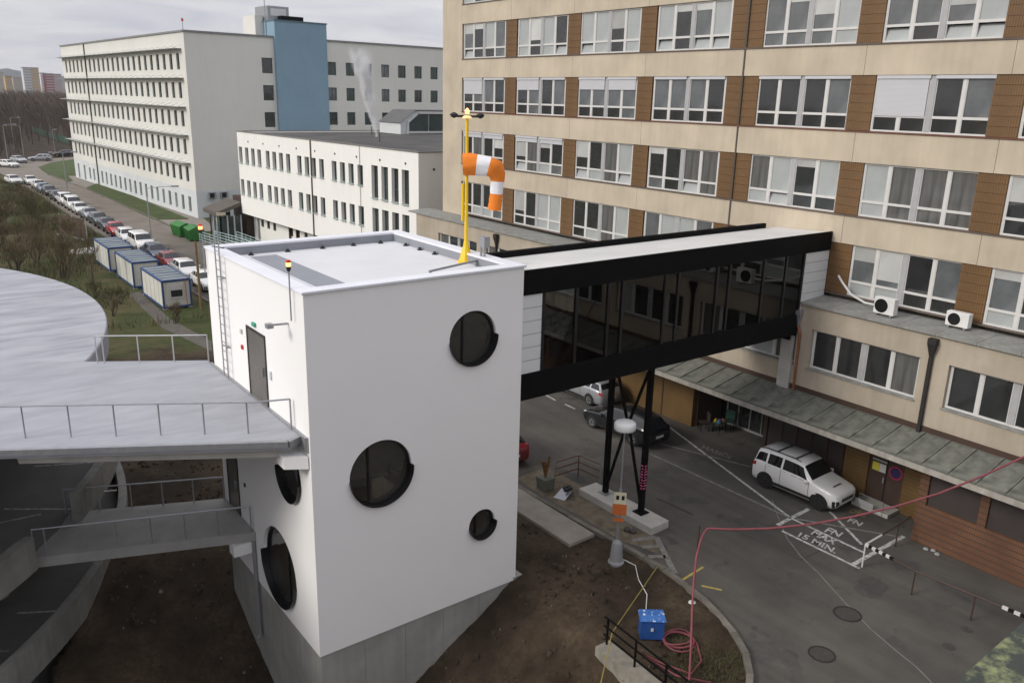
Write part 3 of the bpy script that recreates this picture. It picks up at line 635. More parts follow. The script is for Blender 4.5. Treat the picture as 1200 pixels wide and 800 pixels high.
for y in (BY0+.32, BY1-.32):
    for i, (a, c) in enumerate(zip(nd, nd[1:])):
        p, q = ((a,y,7.4),(c,y,10.05)) if i % 2 else ((a,y,10.05),(c,y,7.4)); bake(MB().bar(p, q, .13, .13), "truss_brace", mat("truss_grey", (.06,.06,.062), .5), br)
    bake(MB().box(8.2,y-.04,8.35,22.2,y+.0,8.43), "handrail", METAL, br)
bake(MB().prism([(13.35,-.65),(14.38,-.6),(14.3,3.52),(13.3,3.5)], -.1, .30), "footing_slab", CONCL, br, bevel=.02)
P0, P1 = (13.96,.52), (13.96,2.58)
for p in (P0, P1):
    bake(MB().bar((p[0],p[1],.3),(p[0],p[1],BZ0+.2),.19,.19), "support_post", BLACKM, br)
    bake(MB().box(p[0]-.24,p[1]-.24,.3,p[0]+.24,p[1]+.24,.335), "base_plate", METAL if p is P1 else BLACKM, br)
ym = 1.55
for a, c in (((P0[1],.45),(ym,3.9)),((P1[1],.45),(ym,3.9)),((ym,3.7),(P0[1],6.5)),((ym,3.7),(P1[1],6.5))):
    bake(MB().bar((13.96,a[0],a[1]),(13.96,c[0],c[1]),.09,.09), "cross_brace", BLACKM, br)
bake(MB().box(22.3,.3,6.2,22.9,1.1,6.5), "bearing_bracket", BLACKM, br)
gf = MB(); random.seed(4)
for k in range(9):
    z = 1.35+k*.12; gf.box(13.96-.10-.004, .52-.09+random.uniform(0,.05), z, 13.96-.10, .52+.02+random.uniform(0,.07), z+.055)
    gf.box(13.86+random.uniform(0,.05), .52-.10-.004, z, 13.98+random.uniform(0,.07), .52-.10, z+.055)
bake(gf, "graffiti", mat("pink_spray_paint", (.55,.10,.22), .7), br)
# ================================================================== HOSPITAL
XF, XL = 24.13, 22.5
hosp = thing("hospital_building", "long beige hospital block with ribbon windows and brown ribbed panels", "building", (30, 7, 0))
bays = [26.45, 20.52, 14.75, 8.92, 2.43, -3.27, -8.93, -14.75]
joints = [31.25, 23.46, 17.6, 11.85, 5.63, -.4, -6.05, -11.9, -17.8]
sills = [8.25, 11.64, 15.08, 18.47, 21.87, 25.27]; WH = 2.17; WWD = 4.66
bake(MB().box(XF+.62,-17.8,3.72,42,31.2,28.5), "core_wall", BEIGE2, hosp); bake(MB().box(26,-17.8,0,42,31.2,3.72), "core_wall", BEIGE2, hosp)
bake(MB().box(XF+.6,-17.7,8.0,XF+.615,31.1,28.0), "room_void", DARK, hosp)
bake(MB().box(XF,28.86,8.0,XF+.6,31.25,29.2), "corner_pier", BEIGE, hosp)
# beige spandrels, one panel per bay and floor, a hair apart
for k, s_ in enumerate(sills):
    top = s_+WH; nxt = sills[k+1]-.06 if k+1 < len(sills) else 29.2
    for a, c in zip(joints, joints[1:]):
        hi = 28.86 if a > 31 else a
        bake(MB().box(XF,c+.008,top,XF+.45,hi-.008,nxt), "spandrel_panel", BEIGE, hosp)
    hi = joints[0]
    bake(MB().box(XF-.05,-17.8,s_-.06,XF+.3,28.86,s_-.005), "sill_strip", mat("sill_tin", (.11,.085,.07), .6, .2, 2) if k != 2 else mat("brown_sill_tin", (.13,.05,.03), .6, .2, 2), hosp)
seam = MB().box(XF-.03,5.55,8.2,XF-.003,5.63,28.5); bake(seam, "expansion_joint_cover", mat("joint_cover", (.07,.06,.05), .6), hosp)
# brown ribbed cladding between windows, in courses
pc = 6; chh = WH/pc
def panel_mesh(w): return MB().box(0,-w/2,0,.06,w/2,chh-.011).mesh("cladding_panel", BROWNP)
pmA, pmB = panel_mesh(1.09), panel_mesh(1.83)
pbk = MB()
for k, s_ in enumerate(sills[:5]):
    for j in joints[1:-1]:
        for q in range(pc): inst("cladding_panel", pmB if abs(j-5.63) < .1 else pmA, hosp, (XF+.05, j, s_+q*chh+.009))
for j in joints[1:-1]:
    w = .9 if abs(j-5.63) < .1 else .53
    pbk.box(XF+.10,j-w,8.2,XF+.16,j+w,25.2)
bake(pbk, "panel_backing", mat("panel_backing", (.26,.17,.08), .8), hosp)
# windows: frame + eight panes (+ shutters)
def frame_mesh(w, h, lower=True, mid=.24, name="window", fm=PVC):
    b_ = MB(); d0, d1 = 0, .09
    b_.box(d0,-w/2,0,d1,-w/2+.07,h); b_.box(d0,w/2-.07,0,d1,w/2,h); b_.box(d0,-w/2+.07,0,d1,w/2-.07,.07); b_.box(d0,-w/2+.07,h-.07,d1,w/2-.07,h)
    b_.box(d0-.015,-mid/2,.07,d1,mid/2,h-.07, 1)
    un = (w/2-.07-mid/2); cw = (un-.12)/2
    for s_ in (-1, 1):
        yc = s_*(mid/2+un/2); b_.box(d0,yc-.06,.07,d1,yc+.06,h-.07)
        ya, yb = sorted((s_*mid/2, s_*(w/2-.07)))
        for (p, q) in ((ya,yc-.06),(yc+.06,yb)):
            b_.box(d0+.012,p,.07,d1-.01,p+.035,h-.07); b_.box(d0+.012,q-.035,.07,d1-.01,q,h-.07)
            if lower: b_.box(d0,p,.56,d1,q,.66)
    return b_.mesh(name, [fm, PVCG]), un, cw, mid
fmA, un, cw, mid = frame_mesh(WWD, WH)
pane_t = MB().box(.045,-cw/2,0,.06,cw/2,WH-.07-.66).mesh("pane", GLD); pane_b = MB().box(.045,-cw/2,0,.06,cw/2,.49).mesh("pane", GLD)
shb = MB().box(-.06,-un/2-.02,0,.05,un/2+.02,.15).mesh("shutter_box", mat("shutter_box", (.50,.505,.53), .5, .04))
BLM = mat("roller_blind", (.42,.425,.41), .5, .08, 1, rnd=.25)
blinds = [MB().box(.034,-cw/2+.035,-f_*1.42,.044,cw/2-.035,0).mesh("blind", BLM) for f_ in (.22,.4,.62,.85)]
random.seed(21)
def choose(row):
    r = random.random()
    if row == 3: return GLM if r < .35 else GLW if r < .7 else GLD if r < .88 else GLC
    if row == 2: return GLD if r < .6 else GLM
    if row == 1: return GLD if r < .5 else GLC if r < .7 else GLW if r < .82 else GLM
    if row == 0: return GLM if r < .5 else GLD if r < .75 else GLW if r < .9 else GLC
    return GLM if r < .5 else GLD
SHUTTERS = {(2,5,0):.72,(2,1,0):.30,(2,2,1):.27,(2,2,0):.27,(2,0,0):.45,(2,7,0):.8}
FORCE = {(1,5):[GLW,GLC,GLC,GLC],(1,4):[GLC,GLW,GLD,GLW],(0,5):[GLM,GLM,GLD,GLM],(1,3):[GLD,GLD,GLC,GLC],(1,2):[GLD,GLD,GLC,GLW],(1,1):[GLD,GLC,GLD,GLD],(3,5):[GLM,GLM,GLM,GLW],(3,4):[GLM,GLM,GLM,GLW],(0,1):[GLD,GLD,GLW,GLW],(0,2):[GLD,GLD,GLC,GLW],(0,3):[GLM,GLW,GLW,GLM],(0,0):[GLD,GLD,GLD,GLC]}
for k, s_ in enumerate(sills[:5]):
    for bi, yc in enumerate(bays):
        w_ = inst("window", fmA, hosp, (XF+.10, yc, s_))
        for ui, su in enumerate((1, -1)):                       # +y is the far end
            for ci, cs in enumerate((1, -1)):
                y = yc+su*(mid/2+un/2)+cs*(cw/2+.06)
                mt = FORCE[(k,bi)][ui*2+ci] if (k,bi) in FORCE else choose(k)
                inst("pane", pane_t, w_, (XF+.10, y, s_+.66), mats=mt)
                lm = mt if random.random() < .35 else random.choice((GLD,GLM,GLD,GLW)) if k != 2 else GLD
                if k != 2 and mt in (GLD, GLM) and random.random() < .42: inst("blind", blinds[random.randrange(4)], w_, (XF+.10, y, s_+WH-.07))
                o = inst("pane", pane_b, w_, (XF+.10, y, s_+.07), mats=lm)
                if k in (3,1) and random.random() < .28: o.rotation_euler = (0, R_(16), 0); o.material_slots[0].material = GLW; 
            if k == 2 or (k == 1 and bi < 2):
                hgt_ = WH-.14; inst("shutter_box", shb, w_, (XF+.09, yc+su*(mid/2+un/2), s_+hgt_))
                fr = SHUTTERS.get((k,bi,ui), 0 if k == 2 else .12)
                if fr:
                    L_ = fr*(WH-.2); inst("roller_shutter", MB().box(-.02,-un/2+.04,0,.01,un/2-.04,L_).mesh("roller_shutter", SHUT), w_, (XF+.09, yc+su*(mid/2+un/2), s_+hgt_-L_))
# lower storey in front of the main facade
wl = MB(); wins = [(c-2.36, c+2.36) for c in (26.9,21.1,15.0,8.9,2.45,-2.98,-8.8,-14.6)]
ye = [32.25]+[y for a, c in wins for y in (c, a)]+[-17.8]
for z0, z1 in ((3.7,5.17),(6.87,7.86)):
    bake(MB().box(XL,-17.8,z0,XL+.4,32.25,z1), "parapet_wall" if z0 > 5 else "sill_wall", BEIGE2, hosp)
for i in range(0, len(ye), 2): bake(MB().box(XL,ye[i+1],5.17,XL+.4,ye[i],6.87), "pier", BEIGE2, hosp)
bake(MB().box(XL+.4,31.85,3.7,XF+.6,32.25,7.86), "end_wall", BEIGE2, hosp)
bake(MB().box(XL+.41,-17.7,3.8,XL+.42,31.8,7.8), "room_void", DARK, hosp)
fmL, unL, cwL, midL = frame_mesh(4.70, 1.68, lower=False)
paneL = MB().box(.045,-cwL/2,0,.06,cwL/2,1.54).mesh("pane", GLD); sillL = MB().box(-.22,-2.4,-.06,.05,2.4,-.005).mesh("sill", SHEET)
for i, (a, c) in enumerate(wins):
    w_ = inst("window", fmL, hosp, (XL+.16, (a+c)/2, 5.18)); inst("sill", sillL, w_, (XL+.16, (a+c)/2, 5.18))
    for su in (1,-1):
        for cs in (1,-1):
            inst("pane", paneL, w_, (XL+.16, (a+c)/2+su*(midL/2+unL/2)+cs*(cwL/2+.06), 5.25), mats=random.choice((GLD,GLM,GLD,GLC,GLW) if i != 6 else (GLW,GLD)))
# zinc ledge on top of the lower storey, sheet by sheet
lm_ = MB(); lm_.add([(0,0,0),(XF-XL+.16,0,.10),(XF-XL+.16,1.48,.10),(0,1.48,0),(0,0,-.09),(0,1.48,-.09),(XF-XL+.16,0,-.09),(XF-XL+.16,1.48,-.09)], [(0,1,2,3),(0,3,5,4),(0,4,6,1),(3,2,7,5)])
lme = lm_.mesh("ledge_sheet", SHEET)
y = -17.8
while y < 32.2: inst("ledge_sheet", lme, hosp, (XL-.12, y, 7.95)); y += 1.5
# canopy above the entrances
CZ0, CZ1, CXF = 4.02, 3.60, 20.42
cmx = MB(); cmx.add([(XL-.002,0,CZ0),(CXF,0,CZ1),(CXF,.935,CZ1),(XL-.002,.935,CZ0),(XL-.002,0,CZ0-.05),(CXF,0,CZ1-.05),(CXF,.935,CZ1-.05),(XL-.002,.935,CZ0-.05)], [(3,2,1,0),(4,5,6,7),(0,1,5,4),(2,3,7,6),(1,2,6,5)])
cmx.bar((XL-.05,.955,CZ0+.01),(CXF,.955,CZ1+.01),.03,.07)
cme = cmx.mesh("canopy_sheet", CANOPY)
y = -17.6
while y < 16: inst("canopy_sheet", cme, hosp, (0, y, 0)); y += .965
bake(MB().box(CXF-.04,-17.8,CZ1-.27,CXF+.22,16.8,CZ1-.06), "canopy_fascia", mat("canopy_edge", (.36,.335,.30), .9, .2, 2, streak=.2), hosp)
bake(MB().box(CXF+.23,-17.8,CZ1-.22,XL+.6,16.8,CZ1-.1), "canopy_soffit", CONCD, hosp)
bake(MB().box(XL-.03,-17.8,CZ0+.02,XL-.003,16.8,CZ0+.24), "canopy_flashing", BROWND, hosp)
# ground floor under the canopy
GX = 23.2
bake(MB().box(GX,6.0,0,GX+.3,31.8,3.7), "ground_wall", TILE, hosp)
bake(MB().box(GX-.03,8.05,0,GX,8.13,3.5), "wall_joint", BROWND, hosp)
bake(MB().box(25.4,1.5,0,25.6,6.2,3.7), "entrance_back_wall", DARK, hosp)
bake(MB().box(GX+.3,5.9,0,25.5,6.0,3.7), "entrance_side_wall", BROWND, hosp)
for i in range(5):
    y0 = 5.4-.72*i; bake(MB().box(25.28,y0-.69,.08,25.3,y0,2.6), "entrance_pane", GLD, hosp)
    bake(MB().box(25.22,y0-.035,0,25.34,y0+.0,2.7), "entrance_mullion", PVCG, hosp)
bake(MB().box(25.2,1.75,0,25.35,5.4,.08), "entrance_threshold", PVCG, hosp)
bake(MB().box(GX+.0,1.5,0,25.3,1.68,3.7), "entrance_side_wall", BROWND, hosp)
for i in range(5):
    y0 = 1.45-.78*i; bake(MB().box(GX+.05,y0-.66,0,GX+.12,y0,3.4), "gate_panel", mat("gate_grey_brown", (.045,.036,.032), .6, .15, 2), hosp)
    bake(MB().box(GX,y0-.77,0,GX+.14,y0-.67,3.5), "gate_post", BROWND, hosp)
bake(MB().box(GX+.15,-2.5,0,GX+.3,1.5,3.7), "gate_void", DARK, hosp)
bake(MB().box(GX,-3.62,0,GX+.3,-2.5,3.7), "ground_wall", TILE, hosp)
dr = bake(MB().box(GX+.08,-5.15,.15,GX+.16,-3.62,3.3), "service_door", BROWND, hosp)
bake(MB().box(GX+.055,-4.41,.15,GX+.08,-4.37,3.3), "door_gap", DARK, dr); bake(MB().box(GX+.0,-4.36,1.0,GX+.08,-4.3,1.25), "handle", METAL, dr)
bake(MB().box(GX+.07,-4.05,1.42,GX+.078,-3.75,1.78), "notice", mat("yellow_notice", (.55,.5,.06), .6), dr)
bake(MB().box(GX+.07,-4.34,1.42,GX+.078,-4.06,1.78), "notice", PVC, dr)
bake(MB().box(GX+.07,-4.36,1.86,GX+.078,-3.72,1.93), "notice", PVCG, dr)
q = MB(); q.add([(GX+.06, -4.77+.29*math.cos(2*math.pi*i/28)*rr, 1.60+.29*math.sin(2*math.pi*i/28)*rr) for rr in (1,.82) for i in range(28)], [(i,(i+1)%28,28+(i+1)%28,28+i) for i in range(28)]); bake(q, "no_parking_ring", mat("sign_red", (.40,.02,.06), .5), dr)
q = MB(); q.add([(GX+.062, -4.77+.24*math.cos(2*math.pi*i/28), 1.60+.24*math.sin(2*math.pi*i/28)) for i in range(28)], [tuple(range(28))]); bake(q, "no_parking_disc", mat("sign_blue", (.03,.02,.09), .5), dr)
bake(MB().box(GX,-6.6,0,GX+.3,-5.15,3.7), "ground_wall", TILE, hosp)
bake(MB().box(GX-.9,-5.2,0,GX,-3.6,.16), "door_step", CONCL, hosp)
# brick wing with brown shutters
BW = 21.46
bake(MB().box(BW,-17.8,0,BW+.25,-6.62,1.62), "brick_dado", BRICK, hosp)
bake(MB().box(BW,-6.95,1.62,BW+.25,-6.62,3.35), "brick_pier", BRICK, hosp); bake(MB().box(BW+.25,-6.95,0,GX,-6.62,3.35), "brick_return", BRICK, hosp)
yy = -6.95
for i in range(4):
    y1 = yy-1.86; bake(MB().box(BW+.10,y1,1.62,BW+.16,yy,3.35), "blind_panel", mat("dark_brown_panel", (.045,.035,.033), .6, .1, 2), hosp)
    bake(MB().box(BW,y1-.30,1.62,BW+.25,y1,3.35), "brick_pier", BRICK, hosp); yy = y1-.30
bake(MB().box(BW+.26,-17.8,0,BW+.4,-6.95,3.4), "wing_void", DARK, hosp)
# rainwater pipes
def hopper_pipe(y, z1, z0, nm, mt, x=XL-.10):
    bake(MB().bar((x,y,z0),(x,y,z1-.5),.13,.13).add([(x-.17,y-.16,z1),(x+.09,y-.16,z1),(x+.09,y+.16,z1),(x-.17,y+.16,z1),(x-.06,y-.06,z1-.5),(x+.06,y-.06,z1-.5),(x+.06,y+.06,z1-.5),(x-.06,y+.06,z1-.5)],[(0,1,2,3),(0,4,5,1),(1,5,6,2),(2,6,7,3),(3,7,4,0)]).box(x-.17,y-.16,z1,x+.09,y+.16,z1+.2), nm, mt, hosp)
hopper_pipe(-5.78, 7.55, 4.0, "downpipe", mat("tarred_pipe", (.022,.020,.018), .6)); hopper_pipe(22.2, 7.55, 5.0, "downpipe", MATS["tarred_pipe"]); hopper_pipe(.05, 7.4, 6.9, "downpipe", METAL)
bake(MB().tube([(XL-.1,.05,6.95),(XL-.1,-.12,6.6),(XL-.08,-.12,4.05)], .055, 8), "copper_pipe", mat("copper", (.30,.12,.06), .45, .2, 4, metal=.6), hosp)
bake(MB().box(XL-.12,.15,3.7,XL-.002,.75,6.4), "render_strip", CONCL, hosp)
# air conditioners on the ledge
def aircon(x, y, z, label, w=.8, h=.62):
    t_ = thing("air_conditioner", label, "air conditioner", (x,y,z))
    o = bake(MB().box(x,y-w/2,z+.06,x+.32,y+w/2,z+.06+h), "casing", mat("aircon_white", (.66,.655,.64), .5, .06, 2), t_, bevel=.02)
    q = MB(); n = 24; q.lathe([(.01,0),(h*.42,0),(h*.42,.012),(h*.10,.02),(.01,.02)], (0,0,0), n)
    q.v = [(x-a[2], y+w*.13+a[0], z+.06+h/2+a[1]) for a in q.v]; bake(q, "fan_grille", BLACK, t_)
    bake(MB().box(x+.02,y-w/2+.08,z,x+.3,y-w/2+.16,z+.06).box(x+.02,y+w/2-.16,z,x+.3,y+w/2-.08,z+.06), "feet", METAL, t_)
    return t_
aircon(22.95, -3.35, 8.02, "white air conditioner on the ledge with a white pipe to the wall", .85, .66)
aircon(23.45, -6.0, 8.05, "cream air conditioner standing below the open bottom window pane", .85, .55)
tag(bake(MB().tube([(23.1,-2.9,8.35),(23.2,-2.4,8.32),(23.6,-1.5,8.45),(24.0,-.8,8.8),(24.16,-.5,9.0)], .05, 8), "pipe", PVC, base=(23.1,-2.9,8.05)), "white insulated pipe from air conditioner into the brown panel", "pipe")
# ================================================================== generic walls with real openings
def wall_holes(mb, o, du, w, h, holes, depth, inn):
    """o: lower corner, du: unit vector along wall, inn: unit inward vector; holes (u0,z0,u1,z1)"""
    o, du, inn = Vector(o), Vector(du), Vector(inn)
    f = lambda u, z, d=0: o+du*u+Vector((0,0,z))+inn*d
    us = sorted({0, w, *[x for q in holes for x in (q[0], q[2])]}); zs = sorted({0, h, *[x for q in holes for x in (q[1], q[3])]})
    import bisect
    for zi in range(len(zs)-1):
        zc_ = (zs[zi]+zs[zi+1])/2; row = [q for q in holes if q[1] < zc_ < q[3]]; cuts = sorted((q[0], q[2]) for q in row)
        u = 0
        for a, c in cuts+[(w, w)]:
            if a > u: mb.add([f(u,zs[zi]), f(a,zs[zi]), f(a,zs[zi+1]), f(u,zs[zi+1])], [(0,1,2,3)])
            u = c
    for (u0, z0, u1, z1) in holes:
        mb.add([f(u0,z0), f(u1,z0), f(u1,z1), f(u0,z1), f(u0,z0,depth), f(u1,z0,depth), f(u1,z1,depth), f(u0,z1,depth)], [(0,4,5,1),(1,5,6,2),(2,6,7,3),(3,7,4,0)])
def win_mesh(w, h, gl, fm, bars=0, fw=.08, trans=None):
    """window in the u-z plane of a local frame: x along wall, y inward"""
    b_ = MB(); b_.add([(0,.02,0),(w,.02,0),(w,.02,h),(0,.02,h)], [(0,1,2,3)], 0)
    for q in ((0,0,fw,h),(w-fw,0,w,h),(fw,0,w-fw,fw),(fw,h-fw,w-fw,h)): b_.box(q[0],-.02,q[1],q[2],.015,q[3],1)
    for i in range(bars): x = w*(i+1)/(bars+1); b_.box(x-.03,-.015,fw,x+.03,.015,h-fw,1)
    if trans: b_.box(fw,-.015,trans-.03,w-fw,.015,trans+.03,1)
    return b_.mesh("window", [gl, fm])
FGREEN = mat("dark_green_frame", (.045,.075,.07), .5); FGREENL = mat("pale_green_frame", (.33,.42,.40), .5)
# ================================================================== FAR OFFICE BLOCK (left)
BC = Vector((24.4, 91.0, 0)); an = R_(2.75)
du = Vector((-math.sin(an), math.cos(an), 0)); dv = Vector((math.cos(an), math.sin(an), 0)); BL, BH = 63.0, 22.9
off_b = thing("office_block", "long six storey cream block with rows of narrow windows and thin sunshades", "building", (24.4, 91.0, 0))
rows_b = [18.6, 15.1, 11.6, 8.1, 4.6]; holes = []; nwin = 23
gaps = {6}
for r, z in enumerate(rows_b):
    for k in range(nwin):
        u = 2.2+2.62*k
        holes.append((u, z-.1, u+1.1, z+1.85))
gh = [(2.2+2.62*k, .55, 2.2+2.62*k+1.0, 2.55) for k in range(20)]+[(55.4,.1,56.6,2.7),(59.6,.1,60.8,2.7)]
wm = MB(); wall_holes(wm, BC+du*BL+Vector((0,0,3.5)), -du, BL, BH-3.5, [(BL-q[2], q[1]-3.5, BL-q[0], q[3]-3.5) for q in holes], .25, dv)
bake(wm, "wall", CREAMW, off_b)
wm = MB(); wall_holes(wm, BC+du*BL, -du, BL, 3.5, [(BL-q[2], q[1], BL-q[0], q[3]) for q in gh], .25, dv); bake(wm, "ground_floor_wall", PALEBLUE, off_b)
wmesh = {}
def put_window(parent, o, dvec, inn, u, z, w, h, gl, fm, bars=0, name="window", depth=.2, trans=None):
    key = (round(w,2), round(h,2), gl.name, fm.name, bars, trans)
    if key not in wmesh: wmesh[key] = win_mesh(w, h, gl, fm, bars, trans=trans)
    p = Vector(o)+Vector(dvec)*u+Vector((0,0,z))+Vector(inn)*depth
    return inst(name, wmesh[key], parent, tuple(p), math.atan2(dvec[1], dvec[0]))
random.seed(5)
for i, q in enumerate(holes):
    put_window(off_b, BC+du*BL, -du, dv, BL-q[2], q[1], q[2]-q[0], q[3]-q[1], random.choice((GLG,GLG,GLD,GLD,GLD,GLC)), FGREEN)
for q in gh: put_window(off_b, BC+du*BL, -du, dv, BL-q[2], q[1], q[2]-q[0], q[3]-q[1], random.choice((GLW,GLC,GLM)), FGREENL)
for z in rows_b:
    s_ = MB(); a = BC+du*1.2-dv*.50+Vector((0,0,z+2.38)); c = BC+du*(BL+.6)-dv*.50+Vector((0,0,z+2.38)); s_.bar(a, c, .98, .05)
    sh_ = bake(s_, "sunshade", mat("sunshade_grille", (.42,.43,.42), .7, .1), off_b)
    for k in range(24):
        p = BC+du*(1.6+2.62*k)+Vector((0,0,z+2.38)); bake(MB().bar(p+Vector((0,0,.4)), p-dv*.9+Vector((0,0,.04)), .04, .04), "stay_rod", MATS["sunshade_grille"], sh_)
# right face, roof, blue stair tower and wing
fw_ = 60.0; fholes = [(9.9,z,11.4,z+1.95) for z in (18.4,14.95,11.5)]
for ci, uu in enumerate((19.4,22.25,25.1,28.0,30.85,33.7,36.6,39.5,42.4)):
    for z in (18.5,15.1,11.8): fholes.append((uu, z, uu+1.35, z+1.75))
wm = MB(); wall_holes(wm, BC, dv, fw_, BH, fholes, .25, du); bake(wm, "wall", CREAMW, off_b)
for q in fholes: put_window(off_b, BC, dv, du, q[0], q[1], q[2]-q[0], q[3]-q[1], random.choice((GLG,GLG,GLM,GLD)) if q[0] > 15 else GLD, FGREEN, 1 if q[0] > 15 else 0)
rm = MB(); rc = [BC-du*.15-dv*.15, BC+dv*fw_-du*.15, BC+dv*fw_+du*14, BC+dv*14+du*14, BC+dv*14+du*(BL+.15), BC-dv*.15+du*(BL+.15)]
rm.prism([(p.x,p.y) for p in rc], BH, BH+.22); bake(rm, "roof_edge", mat("roof_edge_grey", (.22,.22,.22), .7), off_b)
rm = MB(); rc2 = [BC+du*.02+dv*.3, BC+dv*(fw_-.1)+du*.3, BC+dv*(fw_-.1)+du*14, BC+dv*13.5+du*14, BC+dv*13.5+du*(BL-.02), BC+dv*.3+du*(BL-.02)]
rm.prism([(p.x,p.y) for p in [BC+du*.35+dv*.35, BC+dv*(fw_-.1)+du*.35, BC+dv*(fw_-.1)+du*14, BC+dv*13.5+du*14, BC+dv*13.5+du*(BL-.02), BC+dv*.35+du*(BL-.02)]], 0, BH-.02); bake(rm, "core_wall", CREAMW, off_b)
def bbox_uv(u0, v0, z0, u1, v1, z1):
    return MB().prism([tuple((BC+du*u+dv*v).xy) for u, v in ((u0,v0),(u0,v1),(u1,v1),(u1,v0))], z0, z1)
bake(bbox_uv(-.5, 11.7, 0, 8, 19.2, 25.0), "stair_tower", BLUE, off_b); bake(bbox_uv(-.6, 11.6, 25.0, 8.1, 19.3, 25.15), "tower_coping", mat("blue_coping", (.10,.16,.20), .6), off_b)
bake(bbox_uv(3, 10.6, 23, 7, 11.7, 25.8), "lift_room", CREAMW, off_b); bake(bbox_uv(2, 12, 25.1, 6, 15, 27.0), "plant_unit", METAL, off_b); bake(bbox_uv(1, 13.4, 25.1, 3, 16.6, 25.8), "plant_unit", BLACKM, off_b); bake(bbox_uv(1.98, 12.4, 25.8, 2.02, 14.6, 26.7), "plant_grille", PANELW, off_b)
p = BC+du*2+dv*11.6; bake(MB().tube([(p.x,p.y,23),(p.x,p.y,31)], .06, 5), "aerial", METAL, off_b)
p = BC; bake(MB().tube([(p.x,p.y,BH+.2),(p.x,p.y,BH+1.6)], .04, 5), "roof_rod", METAL, off_b); bake(MB().lathe([(.14,0),(.14,.3)], (p.x,p.y,BH+1.2), 6), "roof_lamp", MATS["red_box"], off_b)
p = BC+du*47-dv*.08; bake(MB().bar((p.x,p.y,.1),(p.x,p.y,BH),.22,.16), "downpipe", mat("grey_pipe", (.07,.07,.07), .6), off_b)
bake(bbox_uv(-.01, -.02, .05, .0, 11.7, 3.5), "ground_floor_wall", PALEBLUE, off_b)
for v in (1.5, 3.1):
    t_ = bbox_uv(-.4, v, 2.5, -.02, v+.95, 3.3); o = bake(t_, "wall_aircon", mat("grey_aircon", (.30,.31,.31), .6), off_b); bake(bbox_uv(-.42, v+.1, 2.58, -.41, v+.7, 3.2), "fan_grille", BLACK, o)
# ================================================================== WHITE CLINIC (middle)
MC = Vector((23.45, 71.6, 0)); MR = Vector((24.7, 35.6, 0)); mdu = (MR-MC).normalized(); ML = (MR-MC).length; mdn = Vector((-mdu.y, mdu.x, 0)); MH = 11.87
cl = thing("clinic_building", "low white building with grouped narrow windows and dark flat roof", "building", (30, 55, 0))
ys = [71.2,69.5,67.85,66.2, 64.05,62.45,60.85,59.2, 56.7,55.1,53.7,52.1, 49.65,48.1,46.55,44.95, 42.6,41.0,39.4,37.85]
mh = []
for i, yv in enumerate(ys):
    u = 71.6-yv-.15
    if i < 16: mh += [(u,8.6,u+.92,10.3),(u,5.2,u+.92,6.85)]
    else: mh += [(u,7.75,u+1.05,10.45),(u,4.2,u+1.05,6.95)]
wm = MB(); wall_holes(wm, MC+Vector((0,0,3.1)), mdu, ML, MH-3.1, [(a,b_-3.1,c,d-3.1) for a,b_,c,d in mh], .35, mdn); bake(wm, "wall", WHITE2, cl)
for q in mh:
    put_window(cl, MC, mdu, mdn, q[0], q[1], q[2]-q[0], q[3]-q[1], random.choice((GLG,GLG,GLD)), FGREEN, depth=.3, trans=None if q[2]-q[0] < 1 else 1.0)
    sl = Vector(MC)+mdu*q[0]+Vector((0,0,q[1])); bake(MB().bar(sl-mdn*.05+mdu*.02, sl-mdn*.05+mdu*(q[2]-q[0]-.02), .18, .06), "sill", FGREENL, cl)
wm = MB(); wall_holes(wm, MR, (-mdu.y*-1*-1, mdu.x*-1*-1, 0) if False else mdn, 36, MH, [], 0, -mdu); bake(wm, "end_wall", WHITE2, cl)
gfh = [(u,1.75,u+.75,2.75) for u in (2.0,3.6,5.2,9.4,11.0,12.8,14.9,17.2,19.0,21.0)]
wm = MB(); wall_holes(wm, MC+mdn*1.3, mdu, ML-.1, 3.1, gfh, .2, mdn); bake(wm, "ground_floor_wall", WHITE2, cl)
for q in gfh: put_window(cl, MC+mdn*1.3, mdu, mdn, q[0], q[1], .75, 1.0, GLD, BROWND, depth=.12)
def muv(u0, n0, z0, u1, n1, z1): return MB().prism([tuple((MC+mdu*u+mdn*n_).xy) for u, n_ in ((u0,n0),(u1,n0),(u1,n1),(u0,n1))], z0, z1)
bake(muv(.02, 1.75, 0, ML-.02, 36, MH-.3), "core_wall", WHITE2, cl)
bake(muv(.02, .36, 3.0, ML-.02, 1.74, 3.1), "soffit", WHITE2, cl)
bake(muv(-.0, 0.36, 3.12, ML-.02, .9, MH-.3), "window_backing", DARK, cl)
bake(muv(.3, .3, MH-.29, ML-.3, 36, MH-.14), "roof", mat("bitumen_roof", (.055,.053,.05), .9, .3, .25, c2=(.10,.095,.09)), cl)
for q in ((-.05,-.06,ML+.05,.3),(-.05,.3,.3,36),(ML-.3,.3,ML+.05,36)): bake(muv(q[0],q[1],MH,q[2],q[3],MH+.08), "roof_coping", mat("coping_dark", (.16,.15,.14), .7), cl)
for q in ((.02,.02,.3,36),(ML-.3,.02,ML-.02,36)): bake(muv(q[0],max(q[1],.36),MH-.3,q[2],q[3],MH-.001), "parapet", WHITE2, cl)
for u in (17.8, 27.0): 
    p = MC+mdu*u-mdn*.06; bake(MB().bar((p.x,p.y,3.1 if u < 20 else 3.1),(p.x,p.y,MH),.10 if u < 20 else .03,.1 if u < 20 else .03), "downpipe", mat("rust_brown_pipe", (.12,.08,.06), .6), cl)
for u in (1.5, 9.6, 11.3):
    p = MC+mdu*u+mdn*1.2; bake(MB().bar((p.x,p.y,0),(p.x,p.y,3.0),.18,.18), "pillar", BROWND if u != 1.5 else METAL, cl)
